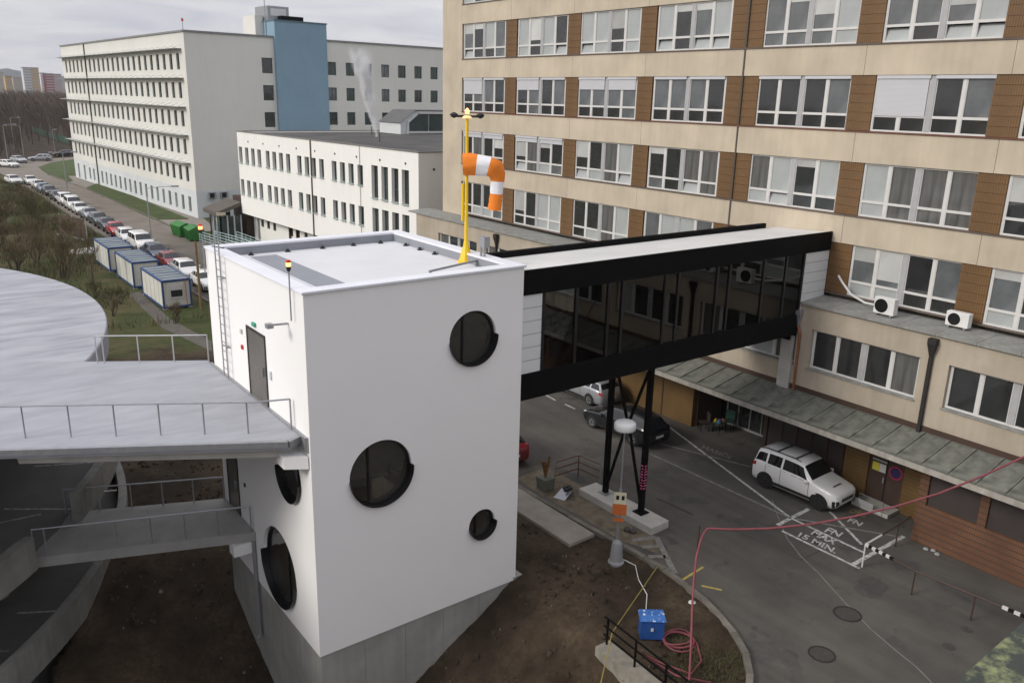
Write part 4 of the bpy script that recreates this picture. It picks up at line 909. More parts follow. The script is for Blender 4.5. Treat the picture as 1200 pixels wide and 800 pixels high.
for k in range(9):
    p = MC+mdu*(3+3.9*k)-mdn*.01+Vector((0,0,10.95)); bake(MB().bar(p, p-mdn*.03, .16, .16), "vent_hole", BLACK, cl)
for k in range(2): p = MR+mdn*(1.4+2.2*k)+mdu*.01+Vector((0,0,10.6)); bake(MB().bar(p, p+mdu*.03, .16, .16), "vent_hole", BLACK, cl)
for (u, n_, h_) in ((27,9,.9),(20,6,.7),(8,12,.8),(30,14,.7)): p = MC+mdu*u+mdn*n_; bake(MB().tube([(p.x,p.y,MH-.2),(p.x,p.y,MH+h_)], .05, 6), "roof_pipe", MATS["rust_brown_pipe"], cl)
# glazed roof lantern
lx, ly = hy(469.5,155,66.5)[0], 66.5
lan = bake(MB().add([(lx,ly,11.7),(lx,ly,13.05),(lx+1.9,ly,14.35),(lx+26,ly,14.35),(lx+26,ly,11.7),(lx,ly+5,11.7),(lx,ly+5,13.05),(lx+1.9,ly+5,14.35),(lx+26,ly+5,14.35),(lx+26,ly+5,11.7)],[(0,4,3,2,1),(5,6,7,8,9),(0,1,6,5),(3,4,9,8)],0), "roof_lantern", PALEBLUE, cl)
bake(MB().add([(lx-.2,ly-.2,13.0),(lx+1.85,ly-.2,14.42),(lx+26,ly-.2,14.42),(lx-.2,ly+5,13.0),(lx+1.85,ly+5,14.42),(lx+26,ly+5,14.42)],[(0,1,4,3),(1,2,5,4)]), "lantern_roof", mat("slate_grey_roof", (.10,.10,.10), .7), lan)
bake(MB().bar((lx+.9,ly-.1,11.75),(lx+.9,ly-.1,13.15),.28,.2).bar((lx+.9,ly-.1,13.1),(lx+2.3,ly-.1,14.15),.2,.28).bar((lx+2.2,ly-.1,14.15),(lx+26,ly-.1,14.15),.2,.26).bar((lx+.9,ly-.1,11.95),(lx+26,ly-.1,11.95),.2,.22), "lantern_frame", PVC, lan)
for k in range(9): bake(MB().add([(lx+1.1+2.7*k,ly-.05,12.05),(lx+3.7+2.7*k,ly-.05,12.05),(lx+3.7+2.7*k,ly-.05,14.05),(lx+1.1+2.7*k+(1.2 if k == 0 else 0),ly-.05,14.05),(lx+1.1,ly-.05,13.2)][:5 if k == 0 else 4],[tuple(range(5 if k == 0 else 4))]), "lantern_pane", GLG, lan)
# glazed porch at the clinic's far corner
po = thing("entrance_porch", "glazed entrance porch with tilted dark roof beside the white clinic", "porch", (22.5,73.5,0))
for (a, c) in (((21.2,72.2),(21.2,75.6)),((21.2,72.2),(23.4,72.0)),((21.2,75.6),(23.4,75.6))):
    a, c = Vector((*a,0)), Vector((*c,0)); bake(MB().bar(a+Vector((0,0,1.4)), c+Vector((0,0,1.4)), .06, 2.7), "glass_wall", GLG, po)
    for k in range(4): p = a.lerp(c, k/3); bake(MB().bar(p, p+Vector((0,0,2.85)), .14, .14), "post", PALEBLUE, po)
bake(MB().add([(20.6,71.6,2.9),(23.4,71.6,3.9),(23.4,76.2,3.9),(20.6,76.2,2.9),(20.6,71.6,3.3),(23.4,71.6,4.3),(23.4,76.2,4.3),(20.6,76.2,3.3)],[(3,2,1,0),(4,5,6,7),(0,1,5,4),(1,2,6,5),(2,3,7,6),(3,0,4,7)]), "roof", mat("porch_roof", (.10,.085,.07), .7), po)
bake(MB().box(24.0,71.9,0,30,76,4.6), "link_block", BROWND, po)
bake(MB().prism([(20.62,71.5),(21.6,71.5),(21.6,71.58),(20.62,71.58)], 2.95, 3.3), "fascia", mat("cream_fascia", (.55,.5,.38), .7), po)
# ================================================================== CARS
# key sections along a car, front to back: x/L, half width, sill z, belt z, half width at top edge, top z   (all in metres for the size given)
CARS = {
 'suv':   (4.08, [(0,.60,.42,.70,.50,.73),(.02,.76,.30,.80,.62,.84),(.06,.85,.24,.87,.72,.92),(.20,.895,.22,.98,.78,1.03),(.275,.90,.22,1.04,.80,1.09),(.415,.90,.22,1.07,.68,1.64),(.50,.90,.22,1.08,.69,1.70),(.70,.90,.22,1.09,.69,1.72),(.90,.895,.22,1.09,.68,1.68),(.955,.88,.24,1.08,.66,1.60),(.985,.86,.27,1.03,.74,1.08),(1.0,.78,.36,.92,.64,.96)], (.185,.815), .34),
 'hatch': (4.05, [(0,.58,.36,.60,.46,.63),(.02,.74,.26,.68,.60,.72),(.06,.82,.20,.76,.70,.80),(.20,.85,.18,.88,.74,.92),(.29,.86,.18,.93,.76,.97),(.46,.86,.18,.96,.60,1.40),(.55,.86,.18,.97,.61,1.46),(.72,.86,.18,.98,.60,1.45),(.88,.85,.18,.98,.57,1.36),(.965,.83,.22,.96,.70,1.00),(1.0,.74,.34,.82,.60,.86)], (.19,.81), .30),
 'wagon': (4.60, [(0,.58,.36,.60,.46,.63),(.02,.76,.26,.68,.60,.72),(.06,.84,.20,.76,.70,.80),(.20,.87,.18,.86,.76,.90),(.275,.88,.18,.91,.78,.95),(.42,.88,.18,.94,.60,1.40),(.52,.88,.18,.95,.61,1.46),(.75,.88,.18,.96,.60,1.45),(.90,.87,.18,.96,.57,1.36),(.972,.84,.22,.95,.70,.99),(1.0,.75,.34,.80,.60,.84)], (.185,.79), .31),
 'sedan': (4.45, [(0,.58,.36,.60,.46,.63),(.02,.76,.26,.68,.60,.72),(.06,.84,.20,.76,.70,.80),(.20,.87,.18,.86,.76,.90),(.28,.88,.18,.91,.78,.95),(.43,.88,.18,.94,.59,1.38),(.52,.88,.18,.95,.60,1.43),(.66,.88,.18,.96,.58,1.38),(.80,.87,.18,.96,.74,1.01),(.95,.84,.20,.93,.72,.98),(.985,.80,.24,.88,.66,.92),(1.0,.72,.34,.76,.58,.80)], (.185,.79), .31),
 'van':   (4.40, [(0,.60,.40,.72,.50,.76),(.02,.78,.30,.82,.64,.86),(.07,.86,.22,.92,.74,.98),(.16,.89,.20,1.02,.80,1.08),(.22,.90,.20,1.06,.82,1.12),(.38,.90,.20,1.08,.70,1.70),(.5,.90,.20,1.10,.71,1.78),(.92,.90,.20,1.10,.71,1.78),(.975,.88,.24,1.08,.70,1.70),(1.0,.82,.34,.98,.70,1.20)], (.19,.81), .32),
}
class Skin:
    def __init__(s, L, keys):
        s.L = L; k = np.array(keys); s.k = k
    def sec(s, t):
        k = s.k; w, zb, zl, wr, zt = [np.interp(t, k[:,0], k[:,i]) for i in range(1,6)]
        rs = min(.06, (zt-zl)*.25)
        return [(0,zb),(w*.90,zb),(w*.985,zb+.14),(w,(zb+zl)*.5+.05),(w*.985,zl-.04),(w*.965,zl),(wr+.02,zt-rs-.01),(wr*.90,zt-.012),(0,zt)]
    def pt(s, t, q, side=1):
        """q in 0..8 along the half section"""
        P = s.sec(t); i = min(int(q), 7); f = q-i; y = P[i][0]*(1-f)+P[i+1][0]*f; z = P[i][1]*(1-f)+P[i+1][1]*f
        return Vector((s.L*(.5-t), side*y, z))
def car_body(sk, n=44):
    ts = sorted({*np.linspace(0,1,n).tolist(), *sk.k[:,0].tolist()}); b_ = MB(); rows = []
    for t_ in ts:
        P = sk.sec(t_); rows.append([(sk.L*(.5-t_), -y, z) for y, z in P[::-1]][:-1]+[(sk.L*(.5-t_), y, z) for y, z in P])
    m_ = len(rows[0]); vs = [p for r in rows for p in r]; fs = [(i*m_+j, (i+1)*m_+j, (i+1)*m_+j+1, i*m_+j+1) for i in range(len(rows)-1) for j in range(m_-1)]
    fs += [tuple(range(m_)), tuple(reversed(range((len(rows)-1)*m_, len(rows)*m_)))]
    return b_.add(vs, fs)
def patch(sk, t0, t1, q0, q1, side, offn=.008, nt=6, nq=4, slant=0.0, slant1=None):
    """part of the skin lifted by offn; slant shifts the start/end along t at the top"""
    b_ = MB(); vs = []; s1 = slant if slant1 is None else slant1
    for i in range(nt+1):
        for j in range(nq+1):
            fq = j/nq; q = q0+(q1-q0)*fq; a = t0+slant*fq; c = t1+s1*fq; t_ = a+(c-a)*i/nt
            p = sk.pt(t_, q, side); e = 1e-3
            if side == 0: p = sk.pt(t_, q, 1)
            du_ = sk.pt(min(1,t_+e), q, side)-sk.pt(max(0,t_-e), q, side); dq_ = sk.pt(t_, min(8,q+.02), side)-sk.pt(t_, max(0,q-.02), side)
            nn = du_.cross(dq_); 
            if nn.length < 1e-9: nn = Vector((0,side,0))
            nn.normalize()
            if nn.dot(p-Vector((p.x,0,.6))) < 0: nn = -nn
            vs.append(p+nn*offn)
    w = nq+1; fs = [(i*w+j, i*w+j+1, (i+1)*w+j+1, (i+1)*w+j) for i in range(nt) for j in range(nq)]
    return b_.add(vs, fs)
def top_patch(sk, t0, t1, q0=6.3, offn=.008):
    """windscreen: whole width across the top"""
    b_ = MB(); vs = []; nt_ = 8; qs = [q0, 6.6, 7, 7.5, 8]
    for i in range(nt_+1):
        t_ = t0+(t1-t0)*i/nt_; left = [sk.pt(t_, q, 1) for q in qs]; right = [sk.pt(t_, q, -1) for q in qs[::-1][1:]]
        e = 2e-3; d = sk.pt(min(1,t_+e), 8)-sk.pt(max(0,t_-e), 8); nn = Vector((-d.z, 0, d.x)); nn = nn if nn.z > 0 else -nn; nn.normalize()
        vs += [p+nn*offn for p in left+right]
    w = len(qs)*2-1; fs = [(i*w+j, (i+1)*w+j, (i+1)*w+j+1, i*w+j+1) for i in range(nt_) for j in range(w-1)]
    return b_.add(vs, fs)
def wheel_mesh(r, w):
    b_ = MB(); b_.lathe([(r*.55,-w/2),(r*.93,-w/2),(r,-w/2+.03),(r,w/2-.03),(r*.93,w/2),(r*.62,w/2)], n=22); b_.v = [(x, z, y) for x, y, z in b_.v]; return b_
def rim_mesh(r, w):
    b_ = MB(); b_.lathe([(.02,w/2-.03),(r*.63,w/2-.02),(r*.63,w/2+.004),(r*.56,w/2+.004),(r*.50,w/2-.012),(.02,w/2-.005)], n=22); b_.v = [(x, z, y) for x, y, z in b_.v]
    for k in range(5):
        a = 2*math.pi*k/5; b_.bar((0.05*math.cos(a), w/2+.002, .05*math.sin(a)), (r*.58*math.cos(a), w/2+.002, r*.58*math.sin(a)), .05, .02, up=(0,1,0))
    return b_
CM = {}
def car_meshes(kind):
    if kind in CM: return CM[kind]
    L_, keys, wx, wr = CARS[kind]; sk = Skin(L_, keys); k = sk.k; cabin = [r for r in keys if r[5]-r[3] > .25]
    tA, tR0, tR1 = [r[0] for r in keys if r[0] < cabin[0][0]][-1], cabin[0][0], cabin[-1][0]; tD = [r[0] for r in keys if r[0] > tR1][0]
    P = []
    P.append(("body", car_body(sk), 'paint', True))
    P.append(("windscreen", top_patch(sk, tA+.018, tR0-.008), CGL, True))
    P.append(("rear_window", top_patch(sk, tR1+.012, tD-.02 if kind == 'sedan' else tD-(tD-tR1)*.22), CGL, True))
    tm = tR0+(tR1-tR0)*.42
    for s_ in (1,-1):
        P.append(("side_window", patch(sk, tA+.05, tm-.012, 5.12, 5.90, s_, slant=(tR0-tA)*.62, slant1=0), CGL, True))
        tm2 = tm+(tR1-tm)*.58 if kind != 'sedan' else tR1-.02
        P.append(("side_window", patch(sk, tm+.012, tm2-.01, 5.12, 5.90, s_), CGL, True))
        if kind != 'sedan': P.append(("side_window", patch(sk, tm2+.012, tD-.02, 5.16, 5.86, s_, slant=0, slant1=-(tD-tR1)*.8), CGL, True))
        for ts_ in ((tA+.035, tm, tm2) if kind != 'sedan' else (tA+.035, tm, tm2-.01)):
            P.append(("door_seam", patch(sk, ts_, ts_+.0045, 2.1, 5.05, s_, .004, 1, 6), TRIM, False))
        for ts_ in (tm-.05, tm2-.05): P.append(("door_handle", patch(sk, ts_, ts_+.03, 4.55, 4.78, s_, .02, 2, 1), TRIM, False))
        P.append(("sill_trim", patch(sk, wx[0]+.09, wx[1]-.09, 1.6, 2.25, s_, .006, 4, 2), TRIM, False))
        P.append(("headlight", patch(sk, .012, .075, 4.15, 5.4, s_, .006), LAMPG, True))
        P.append(("tail_light", patch(sk, .945, .993, 3.6, 5.0, s_, .008), TAIL, True))
        for t_ in wx:
            c = Vector((L_*(.5-t_), 0, wr)); wdt = np.interp(t_, k[:,0], k[:,1])
            a_ = MB(); n_ = 20; a_.add([(c.x+(wr+.07)*math.cos(2*math.pi*i/n_), s_*(wdt+.006), max(.16, c.z+(wr+.07)*math.sin(2*math.pi*i/n_))) for i in range(n_)], [tuple(range(n_))]); P.append(("wheel_arch", a_, TYRE, False))
            wm_ = wheel_mesh(wr, .2); rm_ = rim_mesh(wr, .2)
            for q in (wm_, rm_): q.v = [(x+c.x, s_*(y+wdt-.075), z+c.z) for x, y, z in q.v]
            P.append(("wheel", wm_, TYRE, False)); P.append((">rim", rm_, RIM, False))
        mi = MB(); xm = L_*(.5-tA-.06); mi.lathe([(.02,-.06),(.085,-.05),(.10,0),(.08,.06),(.02,.07)], (xm, s_*(keys[4][1]+.09), keys[4][3]+.04), 10); P.append(("wing_mirror", mi, 'paint', True))
    bm_ = MB(); 
    for s_ in (1,-1): P.append(("bumper_trim", patch(sk, .0015, .05, 1.2, 3.0, s_, .008, 4, 3), TRIM, True))
    gr_ = MB().box(L_/2-.03, -.42, keys[0][3]-.18, L_/2+.012, .42, keys[0][3]-.04); P.append(("grille", gr_, TRIM, False))
    P.append(("number_plate", MB().box(-L_/2-.012,-.26,.52,-L_/2+.02,.26,.63), PVC, False))
    res = [(nm, q.mesh(nm, MATS["white_render"] if mt == 'paint' else mt, smooth=sm), mt == 'paint') for nm, q, mt, sm in P]
    CM[kind] = res; return res
def paint(name, c, rough=.25, metal=.0): return mat("car_paint_"+name, c, rough, .03, 1, spec=.5, coat=.6, metal=metal)
def car(kind, x, y, heading, pm, label, group=None, scale=1.0, rim=None, extra=None):
    t_ = thing("parked_car", label, "car", (x,y,0.0), heading, group); t_.scale = (scale,)*3; last = None
    for nm, me, isp in car_meshes(kind):
        if nm[0] == '>': o = add_obj(nm[1:], me, last)
        else: o = add_obj(nm, me, t_); last = o
        if isp: o.material_slots[0].link = 'OBJECT'; o.material_slots[0].material = pm
        if nm == '>rim' and rim: o.material_slots[0].link = 'OBJECT'; o.material_slots[0].material = rim
    return t_
W_ = paint("white", (.72,.71,.69)); SI = paint("silver", (.42,.43,.45), .3, .5); GY = paint("graphite", (.06,.065,.075), .3, .3); DB = paint("dark_blue", (.02,.03,.07)); BK = paint("black", (.010,.011,.013)); RD = paint("red", (.42,.02,.03)); DR = paint("dark_red", (.20,.012,.018)); LB = paint("steel_blue", (.20,.28,.38), .3, .3); DG = paint("grey_green", (.08,.095,.10), .3, .3)
# the white car by the service door
yt = car('suv', 21.42, -1.80, R_(-88), W_, "white estate car with roof bars and black wheels beside the service door", scale=1.0, rim=TRIM)
L_s = CARS['suv'][0]
for s_ in (1,-1):
    add_obj("roof_rail", MB().tube([(.15,.60*s_,1.665),(-.1,.62*s_,1.735),(-1.5,.61*s_,1.735),(-1.75,.58*s_,1.65)], .022, 6).mesh("roof_rail", TRIM), yt)
for x in (-.1,-1.0): add_obj("roof_bar", MB().bar((x,-.6,1.74),(x,.6,1.74),.06,.03).mesh("roof_bar", TRIM), yt)
sk_ = Skin(*CARS['suv'][:2])
lt_ = MB()
for k in range(8):
    if k == 4: continue
    q = patch(sk_, .355+.021*k, .355+.021*k+.016, 4.05, 4.45, -1, .009, 1, 1); lt_.add(q.v, q.f)
add_obj("door_lettering", lt_.mesh("door_lettering", TRIM), yt)
lt_ = MB()
for k in range(8): z = sk_.pt(.125, 8).z; lt_.box(L_s*(.5-.125)-.04,-.30+.075*k,z+.004,L_s*(.5-.125)+.04,-.30+.075*k+.055,z+.010)
add_obj("bonnet_lettering", lt_.mesh("bonnet_lettering", TRIM), yt)
car('wagon', 19.75, 7.35, R_(92), BK, "black estate car parked just behind the bridge posts")
car('wagon', 21.75, 12.6, R_(90), SI, "silver estate car parked at the wall behind the black one", rim=RIM)
car('hatch', 12.85, 9.1, R_(84), DR, "dark red car half hidden behind the white tower")
# row of cars along the far road
ROW = [((238,328),'hatch',W_,"white hatchback at the near end of the parked row, by the timber pole"),((220,314),'wagon',W_,"white estate car between the last white hatchback and a dark red car"),((204,304),'hatch',DR,"dark red hatchback in the row beside the containers"),((184,294),'wagon',DB,"dark blue estate car between the dark red and a white car"),((167.5,284),'van',W_,"white van behind the first blue-framed container"),((150,275),'wagon',W_,"white estate car directly ahead of the bright red car"),((136,268),'hatch',RD,"bright red hatchback in the parked row"),((125,262),'sedan',GY,"graphite saloon just past the bright red car"),((114,256),'wagon',DG,"grey-green estate car level with the board fence"),((102,250),'sedan',SI,"silver saloon level with the far end of the board fence"),((92,244),'hatch',W_,"white hatchback next to the silver saloon"),((84,239),'van',W_,"white van in the middle of the row by the lamp post"),((78,234),'suv',W_,"white off-road car just past the lamp post"),((69,229),'sedan',GY,"dark graphite saloon past the white off-road car"),((59,223),'wagon',BK,"black estate car in the farther half of the row"),((50,220),'hatch',LB,"steel blue hatchback in the farther half of the row"),((44.5,216),'sedan',W_,"white saloon next to the steel blue hatchback"),((39,211),'hatch',W_,"white hatchback last in the parked row")]
for (u, v), kd, pm, lb in ROW:
    p = gp(u, v, .7); car(kd, 12.55+random.uniform(-.12,.12), p[1], R_(-90+random.uniform(-2,2)), pm, lb, "cars parked along the far road")
FARC = [((16,212),'hatch',W_,-80,"white hatchback parked alone on the grass side of the road"),((10,193),'wagon',W_,-60,"white estate car at the far bend of the road"),((22,188),'hatch',SI,-70,"silver hatchback at the far bend of the road"),((47,186),'wagon',SI,178,"silver estate car standing across the end of the road"),((75,181),'wagon',BK,175,"black car at the corner of the long cream block")]
for (u, v), kd, pm, hd, lb in FARC:
    p = gp(u, v, .5); car(kd, p[0], p[1], R_(hd), pm, lb, "cars at the far bend", 1.05)
p = gp(62,150,.5)
# ================================================================== CONTAINERS
CW_ = mat("container_white", (.58,.57,.52), .6, .06, 1.2, streak=.06); CB_ = mat("container_blue", (.035,.075,.19), .5, .12, 2); CR_ = mat("container_roof", (.19,.22,.24), .7, .2, .8)
def container(x, y, label, window=False):
    L_, w, h = 6.05, 2.15, 2.25; t_ = thing("site_container", label, "container", (x,y,0), group="site containers")
    bake(MB().box(x+.06,y+.06,.14,x+w-.06,y+L_-.06,h-.06), "body", CW_, t_)
    f = MB()
    for (a, c) in ((x,y),(x+w-.13,y),(x,y+L_-.13),(x+w-.13,y+L_-.13)): bake(MB().box(a,c,.1,a+.13,c+.13,h), "corner_post", CB_, t_)
    for z0, z1 in ((.1,.24),(h-.14,h+.02)):
        for q in ((x+.13,y+.01,x+w-.13,y+.11),(x+.13,y+L_-.11,x+w-.13,y+L_-.01),(x+.01,y+.13,x+.11,y+L_-.13),(x+w-.11,y+.13,x+w-.01,y+L_-.13)): bake(MB().box(q[0],q[1],z0,q[2],q[3],z1), "frame_beam", CB_, t_)
    r_ = bake(MB().box(x+.1,y+.1,h-.05,x+w-.1,y+L_-.1,h-.015), "roof", CR_, t_)
    for k in range(1,6): bake(MB().box(x+.1,y+.1+k*.97,h-.014,x+w-.1,y+.16+k*.97,h+.02), "roof_rib", CR_ if k != 3 else CB_, r_)
    for k in range(1,5): bake(MB().box(x+.045,y+k*1.2,.25,x+.06,y+k*1.2+.02,h-.14), "panel_joint", mat("joint_grey", (.35,.35,.34), .7), t_)
    for q in ((x,y),(x+w-.3,y),(x,y+L_-.3),(x+w-.3,y+L_-.3)): bake(MB().box(q[0],q[1],-.05,q[0]+.3,q[1]+.3,.1), "foot", CONC, t_)
    if window:
        wdw = bake(MB().box(x+.55,y+.0,.82,x+1.55,y+.06,1.95), "window", PVC, t_); bake(MB().box(x+.63,y-.012,.95,x+1.47,y-.002,1.45), "pane", GLD, wdw); bake(MB().box(x+.6,y-.03,1.47,x+1.5,y-.002,1.85), "roller_shutter", PVC, wdw)
        for k in range(4): bake(MB().box(x+.78+.18*k,y-.03,.95,x+.80+.18*k,y-.014,1.45), "window_bar", BLACK, wdw)
        bake(MB().tube([(x+1.72,y-.02,h),(x+1.76,y-.03,.3)], .02, 5), "cable", MATS["red_box"], t_)
container(7.46, 44.2, "white site container with blue frame and a barred end window", True)
container(7.36, 52.6, "white site container with blue frame, middle of the three by the road")
container(7.22, 60.6, "white site container with blue frame beside the bare young tree and fence")
pole = gp(226,366); tag(bake(MB().tube([(9.95,43.2,0),(9.9,43.2,5.2)], .11, 8, r1=.09), "timber_pole", mat("weathered_timber", (.20,.13,.06), .85, .2, 3), base=(9.95,43.2,0)), "bare timber pole at the corner of the windowed container", "pole")
# green skips
DGR = mat("skip_green", (.035,.17,.035), .55, .15, 2)
def skip(x, y, L_, label, rz):
    t_ = thing("skip", label, "skip", (x,y,0), rz, "green skips")
    b_ = MB(); w = .85; b_.add([(-w*.8,-L_/2*.85,.1),(w*.8,-L_/2*.85,.1),(w*.8,L_/2*.85,.1),(-w*.8,L_/2*.85,.1),(-w,-L_/2,1.25),(w,-L_/2,1.25),(w,L_/2,1.25),(-w,L_/2,1.25)],[(3,2,1,0),(0,1,5,4),(1,2,6,5),(2,3,7,6),(3,0,4,7)]); add_obj("hull", b_.mesh("hull", DGR), t_)
    for k in range(5): add_obj("rib", MB().bar((-w*.86,-L_*.36+k*L_*.18,.15),(-w*1.02,-L_*.38+k*L_*.19,1.25),.07,.07).mesh("rib", DGR), t_)
    b_ = MB(); b_.add([(-w,-L_/2,1.25),(w,-L_/2,1.25),(w,L_/2,1.25),(-w,L_/2,1.25),(0,-L_/2,1.62),(0,L_/2,1.62)],[(0,4,5,3),(4,1,2,5),(0,1,4),(3,5,2)]); add_obj("lid", b_.mesh("lid", DGR), t_)
    for q in ((-.6,-L_*.3),(.6,-L_*.3),(-.6,L_*.3),(.6,L_*.3)): add_obj("foot", MB().box(q[0]-.1,q[1]-.1,0,q[0]+.1,q[1]+.1,.12).mesh("foot", TRIM), t_)
skip(18.7, 78.2, 3.0, "green metal skip standing nearer the lawn", R_(4)); skip(19.0, 74.8, 3.0, "green metal skip with open lid next to the pale railing", R_(-6))
# pale green railings at the clinic entrance
PG = mat("pale_green_pipe", (.38,.50,.49), .5, .08, 2)
for lb, pth in (("pale green pipe railing along the road by the skips", [(18.9,72.5),(19.6,66.5),(19.9,63)]),("pale green pipe railing beside the clinic ramp", [(20.4,72),(21.3,66),(21.6,60.5)]),("pale green pipe railing under the clinic windows", [(22.3,70.5),(22.7,60.5)])):
    t_ = thing("railing", lb, "railing", (*pth[0],0)); 
    for p_, a in along(pth, 1.3): bake(MB().bar((p_.x,p_.y,0),(p_.x,p_.y,1.25),.06,.06), "post", PG, t_)
    for z in (.35,.65,.95,1.25): bake(MB().tube([(x,y_,z) for x, y_ in pth], .035, 5), "rail", PG, t_)
car('sedan', 20.6, 61.5, R_(95), BK, "black saloon parked below the clinic behind the tower roof"); car('hatch', 21.4, 57.2, R_(95), DR, "dull red hatchback parked below the clinic windows")
# ================================================================== STREET LAMPS
def lamp(x, y, h, arm, label, double=False):
    t_ = thing("street_lamp", label, "street lamp", (x,y,0), group="street lamps")
    bake(MB().tube([(x,y,0),(x,y,h)], .085, 8, r1=.055), "pole", METAL, t_)
    for s_ in ((1,-1) if double else (1,)):
        bake(MB().tube([(x,y,h),(x+arm*.5*s_,y,h+.12),(x+arm*s_,y,h+.12)], .035, 6), "arm", METAL, t_); bake(MB().box(x+arm*s_-.1,y-.16,h+.04,x+(arm+.65*(1 if arm > 0 else -1))*s_,y+.16,h+.2), "lamp_head", PVCG, t_)
lamp(13.75, 72.0, 6.15, 2.6, "lamp post with a long arm over the road by the white van")
lamp(14.3, 121.0, 6.6, -1.2, "lamp post in the row of parked cars by the long cream block", True)
for (u, v, zt, arm, lb) in ((17,175,8,1.6,"lamp post by the scrub at the far end of the road"),(28,183,7,-2.5,"lamp post beside the far bend cars"),(65,182,6,.3,"lamp post in front of the black car at the corner"),(9,186,7.5,2,"lamp post behind the far white estate car"),(32,122,9,.5,"slim lamp post in front of the far wood"),(61,119,9,.5,"slim lamp post in front of the wood beside the cream block")):
    p = gp(u, v) if v > 130 else gp(u, 146); lamp(p[0], p[1], zt, arm, lb)
# ================================================================== FENCE, SHRUBS AND TREES
FB = mat("fence_board", (.085,.055,.04), .9, .2, 3, rnd=.25)
fa, fb_ = Vector((7.3,85.2,0)), Vector((8.9,79.6,0)); ft = thing("board_fence", "dark brown board fence on a pale concrete footing beside the parked cars", "fence", tuple(fa))
for k in range(20):
    a = fa.lerp(fb_, k/20); c = fa.lerp(fb_, (k+.85)/20); bake(MB().bar(a+Vector((0,0,1.25)), c+Vector((0,0,1.25)), .05, 2.1+random.uniform(-.05,.05)), "board", FB, ft)
for k in range(5): a = fa.lerp(fb_, k/4)+Vector((.1,0,0)); bake(MB().bar(a, a+Vector((0,0,2.4)), .1, .1), "post", CONCL, ft)
bake(MB().bar(fa-Vector((.25,0,-.06)), fb_-Vector((.25,0,-.06)), .3, .25), "footing", CONCL, ft)
tag(bake(MB().prism([gp(*p)[:2] for p in ((82,293),(110,289.5),(111,297),(80,298))], -.05, .03), "concrete_pad", CONCL), "pale concrete strip in the grass by the far container", kind="structure")
tag(bake(MB().prism([gp(*p)[:2] for p in ((150,345),(164,342),(200,374),(248,400),(248,412),(190,384))], -.05, .02), "footpath", mat("gravel_path", (.10,.09,.075), .95, .25, 2)), "worn gravel path leading past the containers", kind="structure")
def branches(mb, p, d, L_, r, depth, spread, minr, seg=2):
    q = p
    pts = [p]
    for i in range(seg): d = (d+Vector((random.gauss(0,.12),random.gauss(0,.12),random.gauss(.03,.08)))).normalized(); q = q+d*(L_/seg); pts.append(q)
    mb.tube(pts, r, 3 if r < .03 else 5, cap=False, r1=max(minr, r*.6))
    if depth <= 0: return
    for k in range(random.randint(3, 4)):
        i = random.randint(1, len(pts)-1); dd = (d+Vector((random.uniform(-1,1),random.uniform(-1,1),random.uniform(-.25,.6)))*spread).normalized()
        branches(mb, pts[i], dd, L_*random.uniform(.55,.78), max(minr, r*.55), depth-1, spread, minr, seg)
def bare_shrub(h, stems, depth, spread, minr):
    tr, cr_ = MB(), MB()
    for s_ in range(stems):
        d = Vector((random.uniform(-.5,.5)*(stems > 1),random.uniform(-.5,.5)*(stems > 1),1)).normalized(); L_ = h*.36; p = Vector((random.uniform(-.25,.25)*(stems > 1),random.uniform(-.25,.25)*(stems > 1),-.05)); top = p+d*L_
        r = .035*h**.6; tr.tube([p, p.lerp(top,.5)+Vector((random.gauss(0,.04),random.gauss(0,.04),0)), top], r, 6, cap=False, r1=r*.7)
        for k in range(4): branches(cr_, p.lerp(top, random.uniform(.5,1)), (d+Vector((random.uniform(-1,1),random.uniform(-1,1),.4))*spread).normalized(), h*.3, r*.55, depth, spread, minr)
    return tr.mesh("trunk", BARK), cr_.mesh("crown", TWIG)
random.seed(11)
SHR = [bare_shrub(3.6, 4, 3, .7, .010) for _ in range(4)]
TREE = bare_shrub(4.6, 1, 3, .55, .010)
def plant(x, y, sc_, ms, name, label, cat, group, rz=0, z=0, cm=None):
    t_ = thing(name, label, cat, (x,y,z), rz, group); t_.scale = (sc_,sc_,sc_)
    add_obj("trunk", ms[0], t_); o = add_obj("crown", ms[1], t_)
    if cm: o.material_slots[0].link = 'OBJECT'; o.material_slots[0].material = cm
plant(4.87, 55.6, 1.0, TREE, "young_tree", "leafless young tree with thin trunk in front of the far container", "tree", None)
TWG = mat("olive_twigs", (.085,.085,.035), .9, .3, .5, c2=(.14,.13,.06))
sp_list = [(rx, ry) for rx, ry in [(-3,66),(0,64),(2.5,68),(-1,72),(3.5,74),(1,79),(4.6,82),(-4,78),(2,88),(5.5,90),(-2,86),(6.2,98),(3,97),(0,95),(-5,92),(5,106),(1.5,104),(6.8,76),(4.4,66),(-6,70),(3.2,60),(5.2,48),(3.8,44.5),(7.4,40),(4.0,51)]]
for i, (x, y) in enumerate(sp_list):
    low = y < 53
    plant(x+random.uniform(-.4,.4), y+random.uniform(-.4,.4), (.45 if low else random.uniform(.85,1.35)), SHR[i % 4], "bare_shrub", "low leafless bush beside the gravel path and containers" if low else "leafless brown bush in the thicket behind the landing pad", "bush", "low bushes by the path" if low else "bushes of the thicket behind the landing pad", random.uniform(0,6.28), cm=(TWG if i % 3 == 0 else None))
